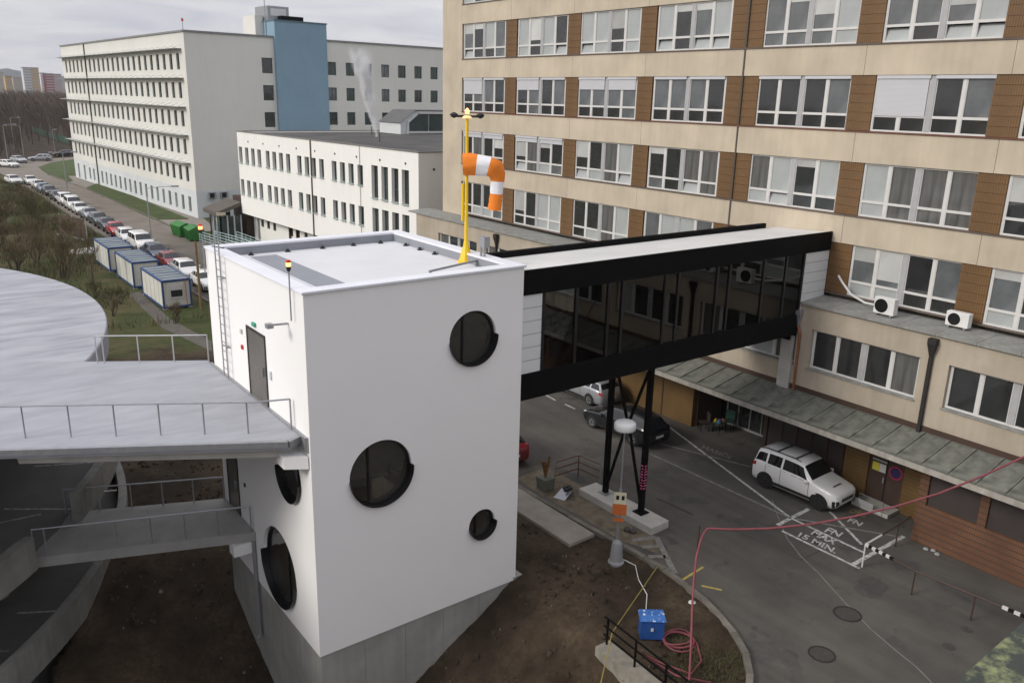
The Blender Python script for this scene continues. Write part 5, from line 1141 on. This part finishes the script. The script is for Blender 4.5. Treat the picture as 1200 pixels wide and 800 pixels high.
# undergrowth: dry stalks and grass tufts as a mass
ug = MB(); random.seed(3)
def stalk(x, y, h, w, z=0):
    a = random.uniform(0,6.28); dx_, dy_ = math.cos(a)*w, math.sin(a)*w; lx_, ly_ = random.gauss(0,h*.25), random.gauss(0,h*.25)
    ug.v += [(x-dx_,y-dy_,z),(x+dx_,y+dy_,z),(x+lx_,y+ly_,z+h)]; n_ = len(ug.v); ug.f.append((n_-3,n_-2,n_-1)); ug.m.append(0 if random.random() < .6 else 1)
k = 0
while k < 26000:
    y = random.uniform(40, 150); x = random.uniform(-14, 10.6); 
    if y < 58 and x > 6.6 and y > 43: continue
    d_ = vnoise(np.array(x*.35), np.array(y*.35), 9)
    if float(d_)+random.uniform(-.5,.8) < .2: continue
    stalk(x, y, random.uniform(.15,.6)*(1.3 if y < 110 else 2), .03 if y < 80 else .06); k += 1
tag(bake(ug, "undergrowth", [mat("dry_stalks", (.12,.095,.05), .95, .3, .2), GRASSB]), "dry stalks and grass growing round the bushes", "undergrowth", kind="stuff")
# far wood of leafless trees, one mass
fw2 = MB(); random.seed(9)
for k in range(2200):
    y = random.uniform(215, 950); u = random.uniform(-90, 130); p = gp(u, 150); dirx = (p[0]-CAM[0])/(p[1]-CAM[1]); x = CAM[0]+dirx*(y-CAM[1])
    if y < 330 and 25 < u < 80 and random.random() < .8: continue
    h = random.uniform(9, 14.5)*(1 if y > 300 else .7); nb = 34 if y < 450 else 16; wd = .05+y*.00022
    fw2.v += [(x-wd*1.2,y,0),(x+wd*1.2,y,0),(x,y,h*.8)]; n_ = len(fw2.v); fw2.f.append((n_-3,n_-2,n_-1)); fw2.m.append(0)
    for j in range(nb):
        z0 = h*random.uniform(.12,.8); a = random.uniform(0,6.28); rr = h*random.uniform(.12,.3); zx, zy = math.cos(a)*rr, math.sin(a)*rr; zt = z0+rr*random.uniform(.7,1.6)
        fw2.v += [(x,y,z0),(x+wd*.9,y+.05,z0+wd),(x+zx,y+zy,min(zt,h))]; n_ = len(fw2.v); fw2.f.append((n_-3,n_-2,n_-1)); fw2.m.append(0)
tag(bake(fw2, "far_wood", TWIGR), "leafless brown wood beyond the far road", "wood", kind="stuff")
# white framed allotment shed and green fence at the wood's edge
gs = thing("garden_shed", "low grey-roofed shed at the edge of the far wood", "shed", (34,300,0)); p = gp(46,140)
bake(MB().box(p[0]-7,p[1],0,p[0]+7,p[1]+6,2.6), "wall", mat("shed_wall", (.30,.32,.32), .8), gs, base=None); bake(MB().box(p[0]-7.4,p[1]-.4,2.6,p[0]+7.4,p[1]+6.4,2.9), "roof", mat("shed_roof", (.36,.37,.37), .7), gs)
gfn = thing("mesh_fence", "long dark green fence below the shed at the wood", "fence", (35,280,0)); a, c = Vector(gp(32,152)), Vector(gp(84,170)); bake(MB().bar(a+Vector((0,0,.9)), c+Vector((0,0,.9)), .06, 1.8), "panel", mat("fence_green", (.03,.075,.05), .8), gfn)
# ================================================================== DISTANT TOWN
HZ = 101.0
def block(u0, u1, vtop, dist, mt, label, mt2=None, name="apartment_block", depth=14, nf=12):
    d0, d1 = ray(u0, HZ), ray(u1, HZ); a = CAM+d0*(dist/d0[1]); c = CAM+d1*(dist/d1[1]); top = CAM[2]+ (ray((u0+u1)/2, vtop)*(dist/ray((u0+u1)/2, vtop)[1]))[2]
    t_ = thing(name, label, "building", (float(a[0]),float(a[1]),0)); x0, x1, y = float(a[0]), float(c[0]), float(a[1])
    bake(MB().box(x0,y,0,x1,y+depth,top), "wall", mt, t_)
    if mt2: bake(MB().box(x0+(x1-x0)*.48,y-.4,0,x1,y,top), "front_panel", mt2, t_)
    bake(MB().box(x0-.3,y-.6,top,x1+.3,y+depth+.3,top+.8), "roof_edge", mat("town_roof", (.28,.27,.28), .8), t_)
    s_ = MB(); fl = max(2, int(top/3)); nw = max(3, int((x1-x0)/3.2))
    for f in range(fl):
        if 3*f+2.4 > top: continue
        wr_ = MB().box(x0+.6,y-.55,3*f+1.0,x1-.6,y-.42,3*f+2.3); bake(wr_, "window_band", mat("town_window_band", (.36,.36,.38), .6), t_)
    return t_
TWH = mat("town_white", (.58,.58,.60), .9, .05); TOR = mat("town_orange", (.48,.31,.13), .9, .05); TRD = mat("town_red", (.36,.09,.11), .9, .05); TBE = mat("town_beige", (.48,.42,.34), .9, .05); TPK = mat("town_pink", (.45,.33,.33), .9, .05)
block(29, 47.5, 80, 1150, TWH, "white and orange tower block standing above the far wood", TOR)
block(49, 55, 86.5, 1250, TWH, "pale apartment block between the orange tower and the red block"); block(54, 64, 87, 1150, TRD, "red apartment block beside the orange tower block"); block(64, 73, 87.5, 1300, TPK, "pinkish apartment block next to the cream office block")
block(-4, 6, 86, 1300, TBE, "beige apartment block farthest from the orange tower"); block(7, 15, 90, 1200, TOR, "low orange apartment block beside the beige one"); block(16, 27, 92, 1250, TBE, "low beige terrace of flats left of the orange tower block".replace("left of","next to")); block(-16,-6,88,1250,TWH,"pale apartment block beyond the beige ones")
hm = MB(); hv = []
hu = np.linspace(-140, 130, 40)
for i, u in enumerate(hu):
    d = ray(u, HZ); p = CAM+d*(4200/d[1]); hz = 72+9*math.sin(i*.35)+4*math.sin(i*.9+1)+2*math.sin(i*2.1); hm.v += [(p[0],p[1],-5),(p[0],p[1],hz),(p[0],p[1]+900,hz*.5),(p[0],p[1]+1500,-5)]
for i in range(len(hu)-1):
    o = i*4
    for j in range(3): hm.f.append((o+j,o+4+j,o+5+j,o+1+j)); hm.m.append(0)
tag(bake(hm, "hills", mat("wooded_hills", (.10,.10,.115), .95, .2, .004), smooth=True), "wooded ridge behind the town", kind="structure")
# ================================================================== NEAR CLUTTER
# dome lamp on a pole
dpx = (10.91,-1.26,0); dz = float(hgt(10.91,-1.26))
dm = thing("dome_mast", "white round dome on a thin pole with orange sign and grey foot", "mast", (10.91,-1.26,0))
bake(MB().lathe([(.30,-.05),(.30,.04),(.24,.10),(.20,.62),(.17,.80),(.06,.92)], dpx, 16), "foot", mat("grey_plastic_foot", (.24,.245,.25), .6, .1, 3), dm)
bake(MB().tube([(10.91,-1.26,.7),(10.91,-1.26,2.9)], .055, 8), "pole", METAL, dm); bake(MB().tube([(10.91,-1.26,2.9),(10.91,-1.26,5.2)], .028, 8), "pole", METAL, dm)
bake(MB().lathe([(.20,0),(.35,.03),(.375,.07),(.375,.26),(.33,.31),(.05,.33)], (10.91,-1.26,5.12), 24), "dome", PANELW, dm, smooth=True)
nrm = Vector((CAM[0]-10.91, CAM[1]+1.26, 0)).normalized(); tn = Vector((-nrm.y, nrm.x, 0))
def plate(z0, z1, w, mt, nm, d=.07): c = Vector((10.91,-1.26,0))+nrm*d; bake(MB().bar(c+tn*w/2+Vector((0,0,(z0+z1)/2)), c-tn*w/2+Vector((0,0,(z0+z1)/2)), .02, z1-z0), nm, mt, dm)
plate(2.35, 2.80, .42, mat("sign_cream", (.55,.52,.38), .6), "warning_plate"); plate(1.92, 2.34, .5, mat("sign_orange", (.45,.12,.03), .6), "orange_plate"); plate(1.66, 1.80, .34, MATS["sign_orange"], "orange_strip")
for dx_ in (-.09,.10): c = Vector((10.91,-1.26,2.6))+nrm*.085+tn*dx_; bake(MB().bar(c-tn*.05, c+tn*.05, .008, .16), "sign_symbol", BLACK, dm)
tag(bake(MB().tube([(11.1,-1.2,.1),(11.25,-1.9,.06),(10.7,-2.6,.05),(10.3,-3.4,.03),(9.3,-4.3,.05),(8.7,-4.75,.1)], .018, 5), "white_cable", PVC, base=(11.1,-1.2,0)), "white cable trailing over the soil from dome mast to blue box", "cable")
# blue electrical box
bz = -.05; bb = thing("electric_box", "blue metal electrical box with paint-spattered sloping top on the soil", "box", (8.75,-5.05,bz)); rz_ = R_(-38)
def rot(x, y): return (8.75+x*math.cos(rz_)-y*math.sin(rz_), -5.05+x*math.sin(rz_)+y*math.cos(rz_))
BLB = mat("blue_box_paint", (.02,.075,.27), .45, .12, 3); BLT = mat("blue_box_top", (.03,.13,.40), .45, .1, 9, c2=(.62,.66,.70), mask=.60, soft=.02)
def rbox(x0,y0,z0,x1,y1,z1): return MB().prism([rot(x0,y0),rot(x1,y0),rot(x1,y1),rot(x0,y1)], z0, z1)
bake(rbox(-.36,-.24,bz+.12,.36,.24,bz+.78), "cabinet", BLB, bb); 
tv = [(*rot(-.40,-.29),bz+.78),(*rot(.40,-.29),bz+.78),(*rot(.40,.29),bz+.78),(*rot(-.40,.29),bz+.78),(*rot(-.36,-.12),bz+.92),(*rot(.36,-.12),bz+.92),(*rot(.36,.16),bz+.92),(*rot(-.36,.16),bz+.92)]
bake(MB().add(tv, [(3,2,1,0),(4,5,6,7),(0,1,5,4),(1,2,6,5),(2,3,7,6),(3,0,4,7)]), "sloping_top", BLT, bb)
for q in ((-.32,-.2),(.28,-.2),(.28,.16),(-.32,.16)): bake(rbox(q[0],q[1],bz-.1,q[0]+.05,q[1]+.05,bz+.13), "leg", BLB, bb)
bake(rbox(-.05,-.262,bz+.42,.03,-.242,bz+.52), "label_plate", PVC, bb)
# retaining wall with black railing
wa, wb = Vector((6.93,-4.5,0)), Vector((6.72,-9.2,0)); ww = thing("retaining_wall", "low concrete retaining wall with a black three-bar railing on top", "wall", (7.1,-4.25,-2.6))
dirw = (wb-wa).normalized(); nw_ = Vector((-dirw.y, dirw.x, 0))
bake(MB().add([*(wa+nw_*.0+Vector((0,0,z)) for z in (-3,.09)), *(wa+nw_*.55+Vector((0,0,z)) for z in (-3,.09)), *(wb+Vector((0,0,z)) for z in (-3,.09)), *(wb+nw_*.55+Vector((0,0,z)) for z in (-3,.09))], [(0,1,3,2),(4,6,7,5),(0,4,5,1),(2,3,7,6),(1,5,7,3)]), "wall_body", mat("weathered_wall_concrete", (.24,.22,.185), .9, .25, 2, bump=.3, streak=.15), ww)
ra = Vector((7.28,-4.62,.06)); rb = Vector((7.10,-8.6,.06))
for k in range(4): p = ra.lerp(rb, k/3.2); bake(MB().bar(p+Vector((0,0,-.06)), p+Vector((0,0,.95)), .05, .05), "post", BLACKM, ww)
for z in (.30,.60,.92): bake(MB().bar(ra-dirw*.15+Vector((0,0,z)), rb+Vector((0,0,z)), .035, .05), "bar", BLACKM, ww)
# hose: coil on the soil, up the stake and across the street
hp = (11.22,-4.58); hs = thing("hose_stake", "thin dark steel stake carrying the red hose at the kerb", "post", (11.22,-4.58,0)); bake(MB().tube([(11.18,-4.62,-.2),(11.24,-4.56,2.86)], .03, 6), "stake", BROWND, hs); bake(MB().lathe([(.16,-.08),(.12,.06),(.04,.09)], (11.2,-4.6,0), 9), "plaster_foot", PVC, hs)
pts = [Vector(hx(u,v,x)) for u,v,x in ((829,619,11.24),(860,620,11.9),(900,619,12.8),(950,614,13.9),(1000,605,15.1),(1050,593,16.2),(1100,578,17.4),(1150,558,18.6),(1200,535,19.8),(1240,514,20.8))]
down = [Vector(gp(u,v,z)) for u,v,z in ((806,815,0),(808,790,.12),(810,750,.72),(811,715,1.3),(813,680,1.9),(816,652,2.38),(821,633,2.7),(825,624,2.82))]
ho = thing("hose", "red rubber hose strung from the ground over the stake across the street", "hose", (11.2,-4.6,0)); bake(MB().tube(down+pts, .035, 8), "hose_run", PINK, ho, smooth=True)
coil = []
for i in range(90): a = i*.21; r = .50+.06*math.sin(i*.37)-.002*i; coil.append((9.25+r*math.cos(a)*1.15, -5.75+r*math.sin(a), .04+.0012*i+.02*math.sin(i*.5)))
hc = thing("hose_coil", "loose coil of red hose lying by the blue box", "hose", (9.25,-5.75,0)); bake(MB().tube(coil, .032, 6), "coil", PINK, hc, smooth=True); bake(MB().tube([coil[-1],(9.6,-6.2,.06),(9.1,-6.8,.05),(8.4,-7.0,.03),(8.1,-6.2,.02),(7.9,-5.5,.03),(8.0,-6.8,.03),(8.6,-7.6,.03)], .032, 6), "tail", PINK, hc, smooth=True)
# yellow tape line over the soil
tag(bake(MB().tube([(11.9,-2.4,.1),(9.6,-3.6,.35),(7.35,-4.75,.55),(5.6,-6.0,-.4),(5.0,-6.6,-.9)], .016, 4), "yellow_cord", mat("yellow_cord", (.30,.25,.06), .8), base=(7.35,-4.75,0)), "yellow cord stretched over the soil past the wall", "cord")
# brown barrier, concrete planter, scrap by the slab
bt = thing("street_barrier", "folded brown steel barrier standing by the bridge slab", "barrier", (13.1,4.85,0)); BRM = mat("rusty_brown_paint", (.10,.04,.025), .6, .25, 4)
bp_ = [(13.11,4.85),(14.45,4.85),(14.58,3.6)]
for x, y in bp_: bake(MB().tube([(x,y,0),(x,y,1.02)], .025, 6), "post", BRM if (x,y) == bp_[1] else METAL, bt)
for a, c in zip(bp_, bp_[1:]):
    for z, r in ((1.02,.022),(.72,.03),(.40,.03)): bake(MB().tube([(*a,z),(*c,z)], r, 6), "bar", BRM, bt)
cr2 = thing("planter", "grey concrete tub holding dry brown stems beside the barrier", "planter", (12.5,4.75,0)); b_ = MB()
b_.add([(12.24,4.48,0),(12.74,4.48,0),(12.74,5.0,0),(12.24,5.0,0),(12.2,4.44,.55),(12.78,4.44,.55),(12.78,5.04,.55),(12.2,5.04,.55)],[(3,2,1,0),(4,5,6,7),(0,1,5,4),(1,2,6,5),(2,3,7,6),(3,0,4,7)]); bake(b_, "tub", mat("mossy_concrete", (.12,.125,.10), .9, .25, 4), cr2)
st = MB(); random.seed(2)
for k in range(7): a = random.uniform(0,6.28); st.tube([(12.48,4.74,.5),(12.48+.05*math.cos(a),4.74+.05*math.sin(a),.8),(12.48+.16*math.cos(a),4.74+.16*math.sin(a),1.15+random.uniform(0,.35))], .035, 5, r1=.05)
bake(st, "dry_stems", mat("dry_leaf", (.16,.085,.03), .9, .3, 5), cr2)
sb = thing("scrap_sheet", "bent grey metal sheet lying on the dirt by the planter", "scrap", (12.55,3.75,0)); bake(MB().add([(12.25,3.9,.02),(12.75,3.95,.30),(12.95,3.5,.30),(12.45,3.4,.02),(12.98,3.98,.03),(13.1,3.5,.03)],[(0,1,2,3),(1,4,5,2),(3,2,1,0),(2,5,4,1)]), "sheet", METAL, sb); bake(MB().box(12.6,3.55,.3,13.0,3.66,.42).box(12.7,3.75,.3,13.05,3.85,.40), "lid_bars", TRIM, sb)
for i, (u, v) in enumerate(((735,622),(742,624))):
    p = gp(u, v); t_ = MB().lathe([(.05,0),(.14,.02),(.15,.10),(.08,.16)], p, 7); tag(bake(t_, "stone", mat("dark_stone", (.06,.052,.045), .9), base=p), "dark stone on the sandy dirt between slab and kerb", "stone", "pair of stones by the slab")
# chairs and table in the entrance recess
def chair(x, y, rz, mt, label):
    t_ = thing("chair", label, "chair", (x,y,0), rz)
    add_obj("seat", MB().box(-.24,-.24,.42,.24,.24,.46).mesh("seat", mt), t_); add_obj("backrest", MB().box(-.26,-.24,.5,-.22,.24,.95).mesh("backrest", mt), t_)
    lg = MB().bar((0,0,0),(0,0,.43),.03,.03).mesh("leg", BLACKM)
    for sx in (-.2,.2):
        for sy in (-.2,.2): add_obj("leg", lg, t_, (sx,sy,0))
chair(23.4, 5.35, R_(150), mat("brown_seat", (.03,.02,.018), .7), "dark brown chair by the ochre tiled wall"); chair(24.6, 4.75, R_(200), mat("green_seat", (.02,.06,.045), .6), "green chair inside the dark entrance recess")
gt = thing("garden_table", "small table heaped with colourful bags by the entrance", "table", (23.9,4.75,0)); bake(MB().box(23.6,4.5,.5,24.2,5.0,.54), "top", mat("green_seat",(0,0,0)), gt)
for q in ((23.65,4.55),(24.15,4.55),(24.15,4.95),(23.65,4.95)): bake(MB().bar((*q,0),(*q,.5),.04,.04), "leg", BLACKM, gt)
for i, (x, y, c_, nm, cn_) in enumerate(((23.7,4.85,(.28,.19,.02),"yellow","yellow bag on the small table in the entrance"),(23.85,4.7,(.10,.02,.12),"purple","purple bag on the small table in the entrance"),(23.68,4.62,(.03,.12,.2),"blue","light blue bag on the small table in the entrance"),(23.98,4.62,(.25,.13,.08),"peach","peach bag on the small table in the entrance"))):
    tag(bake(MB().lathe([(.06,0),(.13,.04),(.10,.12),(.05,.2),(.02,.21)], (x,y,.54), 5), "bag", mat("bag_"+nm, c_, .8), base=(x,y,.54)), cn_, "bag")
# street railing with striped ends
sr = thing("pipe_railing", "dark brown pipe railing with black and white striped corner at the brick wing", "railing", (18.06,-6.63,0)); rp_ = [(21.44,-6.5),(20.47,-6.56),(18.06,-6.63),(17.83,-8.6),(18.02,-10.5),(18.15,-12.6),(18.25,-14.8)]
for x, y in rp_[1:]: bake(MB().tube([(x,y,0),(x,y,.92)], .03, 6), "post", PVC if (x,y) == rp_[2] else BROWND, sr)
bake(MB().tube([(*rp_[0],.95),(*rp_[1],.93),(19.2,-6.6,.92)], .035, 6), "rail", BROWND, sr); bake(MB().tube([(19.2,-6.6,.92),(18.06,-6.63,.92)], .036, 6), "white_rail_end", PVC, sr)
a, c = Vector((18.06,-6.63,.92)), Vector((17.83,-8.6,.92))
for k in range(8): bake(MB().bar(a.lerp(c, k/14), a.lerp(c, (k+1)/14), .075, .10), "stripe", PVC if k % 2 == 0 else BLACK, sr)
bake(MB().tube([tuple(a.lerp(c, 8/14)), tuple(c), (18.02,-10.5,.92), (18.08,-11.3,.92)], .035, 6), "rail", BROWND, sr)
a, c = Vector((18.08,-11.3,.92)), Vector((18.25,-14.8,.92))
for k in range(5): bake(MB().bar(a.lerp(c, k/20), a.lerp(c, (k+1)/20), .075, .10), "stripe", PVC if k % 2 == 0 else BLACK, sr)
bake(MB().tube([tuple(a.lerp(c,.25)), tuple(c)], .035, 6), "rail", BROWND, sr)
# handrail and rubbish
hr = thing("step_rail", "low bent steel rail in front of the brown service door", "railing", (22.4,-4.5,0)); bake(MB().tube([(22.3,-3.9,.16),(22.3,-3.9,.62),(22.3,-4.95,.62),(22.3,-4.95,.0)], .02, 6), "rail", METAL, hr); bake(MB().bar((22.25,-3.75,.3),(22.2,-4.6,.3),.02,.22), "tread_plate", PVCG, hr)
random.seed(8)
for k in range(3): p = (21.28+random.uniform(-.08,.08), -7.35-.22*k, 0); tag(bake(MB().lathe([(.04,0),(.11,.02),(.08,.07),(.02,.09)], p, 6), "litter_bag", mat("litter_white", (.30,.30,.295), .7), base=p), "crumpled pale litter bag at the foot of the brick wall", "litter", "litter bags at the brick wall")
# scattered rubble on the soil, mass of small stones
rb2 = MB(); random.seed(14)
for k in range(420):
    x, y = random.uniform(-4,11), random.uniform(-9,16)
    if (0 < x < 7.5 and 0 < y < 8) or math.hypot(x-GC[0],y-GC[1]) < GR+.2 or in_poly(np.array(x),np.array(y),STREET): continue
    r = random.choice((.02,.03,.03,.05,.09 if k % 9 == 0 else .03)); z = float(hgt(x,y))+.05; h_ = r*.8
    rb2.add([(x+r*math.cos(a)*random.uniform(.6,1.2),y+r*math.sin(a)*random.uniform(.6,1.2),z-.06) for a in (0,1.6,3.1,4.7)]+[(x+r*.3,y,z+h_),(x-r*.3,y+r*.2,z+h_*.8)], [(0,1,4),(1,2,5,4),(2,3,5),(3,0,4,5)])
tag(bake(rb2, "rubble", mat("rubble_stone", (.09,.075,.06), .9, .35, .7, c2=(.20,.18,.15))), "small stones scattered over the bare soil", "rubble", kind="stuff")
cl2 = MB(); random.seed(77)
for k in range(2600):
    x, y = random.uniform(-4,11.6), random.uniform(-9,20)
    if (-.1 < x < 7.5 and 0 < y < 8) or math.hypot(x-GC[0],y-GC[1]) < GR+.2 or in_poly(np.array(x),np.array(y),STREET) or (x > 9.9 and y > .4): continue
    r = abs(random.gauss(.04,.035))+.015; z = float(hgt(x,y))-.01; h_ = r*random.uniform(.6,1.1); a0 = random.uniform(0,6)
    ring = [(x+r*math.cos(a0+a)*random.uniform(.7,1.2),y+r*math.sin(a0+a)*random.uniform(.7,1.2),z-.05) for a in (0,1.05,2.1,3.14,4.2,5.2)]; mid_ = [(x+(p[0]-x)*.75,y+(p[1]-y)*.75,z+h_*random.uniform(.5,.8)) for p in ring]
    cl2.add(ring+mid_+[(x,y,z+h_)], [(i,(i+1)%6,6+(i+1)%6,6+i) for i in range(6)]+[(6+i,6+(i+1)%6,12) for i in range(6)])
tag(bake(cl2, "soil_clods", mat("soil_clod", (.030,.021,.013), .98, .3, 1.2, c2=(.065,.047,.03), bump=.4)), "clods of dark earth over the bare soil", "soil", kind="stuff")
# grass tufts on the soil by the kerb
gt2 = MB(); random.seed(31)
for k in range(1500):
    a = random.gauss(9.3,.8); c = random.gauss(-7.0,.7)
    if in_poly(np.array(a),np.array(c),STREET): continue
    z = float(hgt(a,c)); an_ = random.uniform(0,6.28); w = .012; h_ = random.uniform(.05,.16); gt2.v += [(a-w*math.cos(an_),c-w*math.sin(an_),z),(a+w*math.cos(an_),c+w*math.sin(an_),z),(a+random.gauss(0,.04),c+random.gauss(0,.04),z+h_)]; n_ = len(gt2.v); gt2.f.append((n_-3,n_-2,n_-1)); gt2.m.append(0)
tag(bake(gt2, "grass_tufts", GRASSB), "thin grass tufts on the soil by the curved kerb", "grass", kind="stuff")
# mossy roof corner of the building the view is taken from
MOSS = mat("mossy_roofing", (.06,.068,.058), .95, .25, 2.6, c2=(.23,.25,.12), mask=.56, soft=.07, bump=.4, bscale=12)
e0, e1 = Vector(gp(1060,852,9.0)), Vector(gp(1260,674,9.0)); d = (e1-e0).normalized(); nn = Vector((d.y,-d.x,0)); nn = nn if nn.y < 0 else -nn
mr_ = thing("mossy_roof", "moss covered flat roof corner overlooking the street", "roof", (float(e0.x),float(e0.y),0))
q = [e0-d*3, e1+d*6, e1+d*6+nn*2.4, e0-d*3+nn*2.4]
bake(MB().prism([(p.x,p.y) for p in q], 8.75, 9.0), "roof_slab", MOSS, mr_); q2 = [e0-d*2.8+nn*.25, e1+d*5.8+nn*.25, e1+d*5.8+nn*2.3, e0-d*2.8+nn*2.3]
bake(MB().prism([(p.x,p.y) for p in q2], -.05, 8.74), "wall", BEIGE2, mr_)
# steam rising from the clinic roof
stm = bpy.data.materials.new("steam"); stm.use_nodes = True; t = stm.node_tree; t.nodes.clear(); L = t.links
o_ = N(t, "ShaderNodeOutputMaterial"); pv = N(t, "ShaderNodeVolumePrincipled"); pv.inputs["Color"].default_value = (.97,.97,.98,1); pv.inputs["Anisotropy"].default_value = .0
co = N(t, "ShaderNodeTexCoord"); mp = N(t, "ShaderNodeMapping"); mp.inputs["Scale"].default_value = (.9,.9,.45); L.new(co.outputs["Object"], mp.inputs[0]); n1 = N(t, "ShaderNodeTexNoise"); n1.inputs["Scale"].default_value = 1.3; n1.inputs["Detail"].default_value = 5; L.new(mp.outputs[0], n1.inputs["Vector"])
mr2 = N(t, "ShaderNodeMapRange"); mr2.inputs[1].default_value = .42; mr2.inputs[2].default_value = .68; mr2.inputs[3].default_value = 0; mr2.inputs[4].default_value = 16; L.new(n1.outputs[0], mr2.inputs[0])
sz = N(t, "ShaderNodeSeparateXYZ"); L.new(co.outputs["Object"], sz.inputs[0]); fd = N(t, "ShaderNodeMapRange"); fd.inputs[1].default_value = 0; fd.inputs[2].default_value = 8.8; fd.inputs[3].default_value = 1.0; fd.inputs[4].default_value = 0; L.new(sz.outputs[2], fd.inputs[0])
mu = N(t, "ShaderNodeMath", operation='MULTIPLY'); L.new(mr2.outputs[0], mu.inputs[0]); L.new(fd.outputs[0], mu.inputs[1]); ax = N(t, "ShaderNodeMath", operation='MULTIPLY_ADD'); L.new(sz.outputs[2], ax.inputs[0]); ax.inputs[1].default_value = .2; L.new(sz.outputs[0], ax.inputs[2])
x2 = N(t, "ShaderNodeMath", operation='MULTIPLY'); L.new(ax.outputs[0], x2.inputs[0]); L.new(ax.outputs[0], x2.inputs[1])
y2 = N(t, "ShaderNodeMath", operation='MULTIPLY_ADD'); L.new(sz.outputs[1], y2.inputs[0]); L.new(sz.outputs[1], y2.inputs[1]); L.new(x2.outputs[0], y2.inputs[2])
rr_ = N(t, "ShaderNodeMath", operation='SQRT'); L.new(y2.outputs[0], rr_.inputs[0])
rz2 = N(t, "ShaderNodeMath", operation='MULTIPLY_ADD'); L.new(sz.outputs[2], rz2.inputs[0]); rz2.inputs[1].default_value = .15; rz2.inputs[2].default_value = .22
dv_ = N(t, "ShaderNodeMath", operation='DIVIDE'); L.new(rr_.outputs[0], dv_.inputs[0]); L.new(rz2.outputs[0], dv_.inputs[1])
ff = N(t, "ShaderNodeMapRange"); ff.interpolation_type = 'SMOOTHSTEP'; ff.inputs[1].default_value = .25; ff.inputs[2].default_value = 1.0; ff.inputs[3].default_value = 1; ff.inputs[4].default_value = 0; L.new(dv_.outputs[0], ff.inputs[0])
mu2 = N(t, "ShaderNodeMath", operation='MULTIPLY'); L.new(mu.outputs[0], mu2.inputs[0]); L.new(ff.outputs[0], mu2.inputs[1])
L.new(mu2.outputs[0], pv.inputs["Density"]); L.new(pv.outputs[0], o_.inputs["Volume"])
sb_ = hy(441,154,60); sp2 = MB(); prof = []
rings = [(0,.3,0),(2,.6,-.4),(4,.9,-.8),(6,1.2,-1.2),(8,1.5,-1.6),(9.5,1.7,-1.9)]; n_ = 16; vs = []
for z, r, dx_ in rings: vs += [(r*math.cos(2*math.pi*j/n_)+dx_, r*math.sin(2*math.pi*j/n_), z) for j in range(n_)]
sp2.add(vs, [(i*n_+j, i*n_+(j+1)%n_, (i+1)*n_+(j+1)%n_, (i+1)*n_+j) for i in range(len(rings)-1) for j in range(n_)]+[tuple(reversed(range(n_))), tuple((len(rings)-1)*n_+j for j in range(n_))])
so = add_obj("steam_plume", sp2.mesh("steam_plume", stm), None, (sb_[0], sb_[1], 11.8)); tag(so, "white steam plume rising from the dark clinic roof", "steam", kind="stuff")

hz_m = bpy.data.materials.new("haze_air"); hz_m.use_nodes = True; t = hz_m.node_tree; t.nodes.clear(); L = t.links
o_ = N(t, "ShaderNodeOutputMaterial"); pv = N(t, "ShaderNodeVolumePrincipled"); pv.inputs["Color"].default_value = (.93,.95,1,1); pv.inputs["Density"].default_value = .00009; L.new(pv.outputs[0], o_.inputs["Volume"])
tag(bake(MB().box(-9500,-9500,-7,9500,9500,140), "haze", hz_m), "thin pale haze in the air over the town", "haze", kind="stuff")
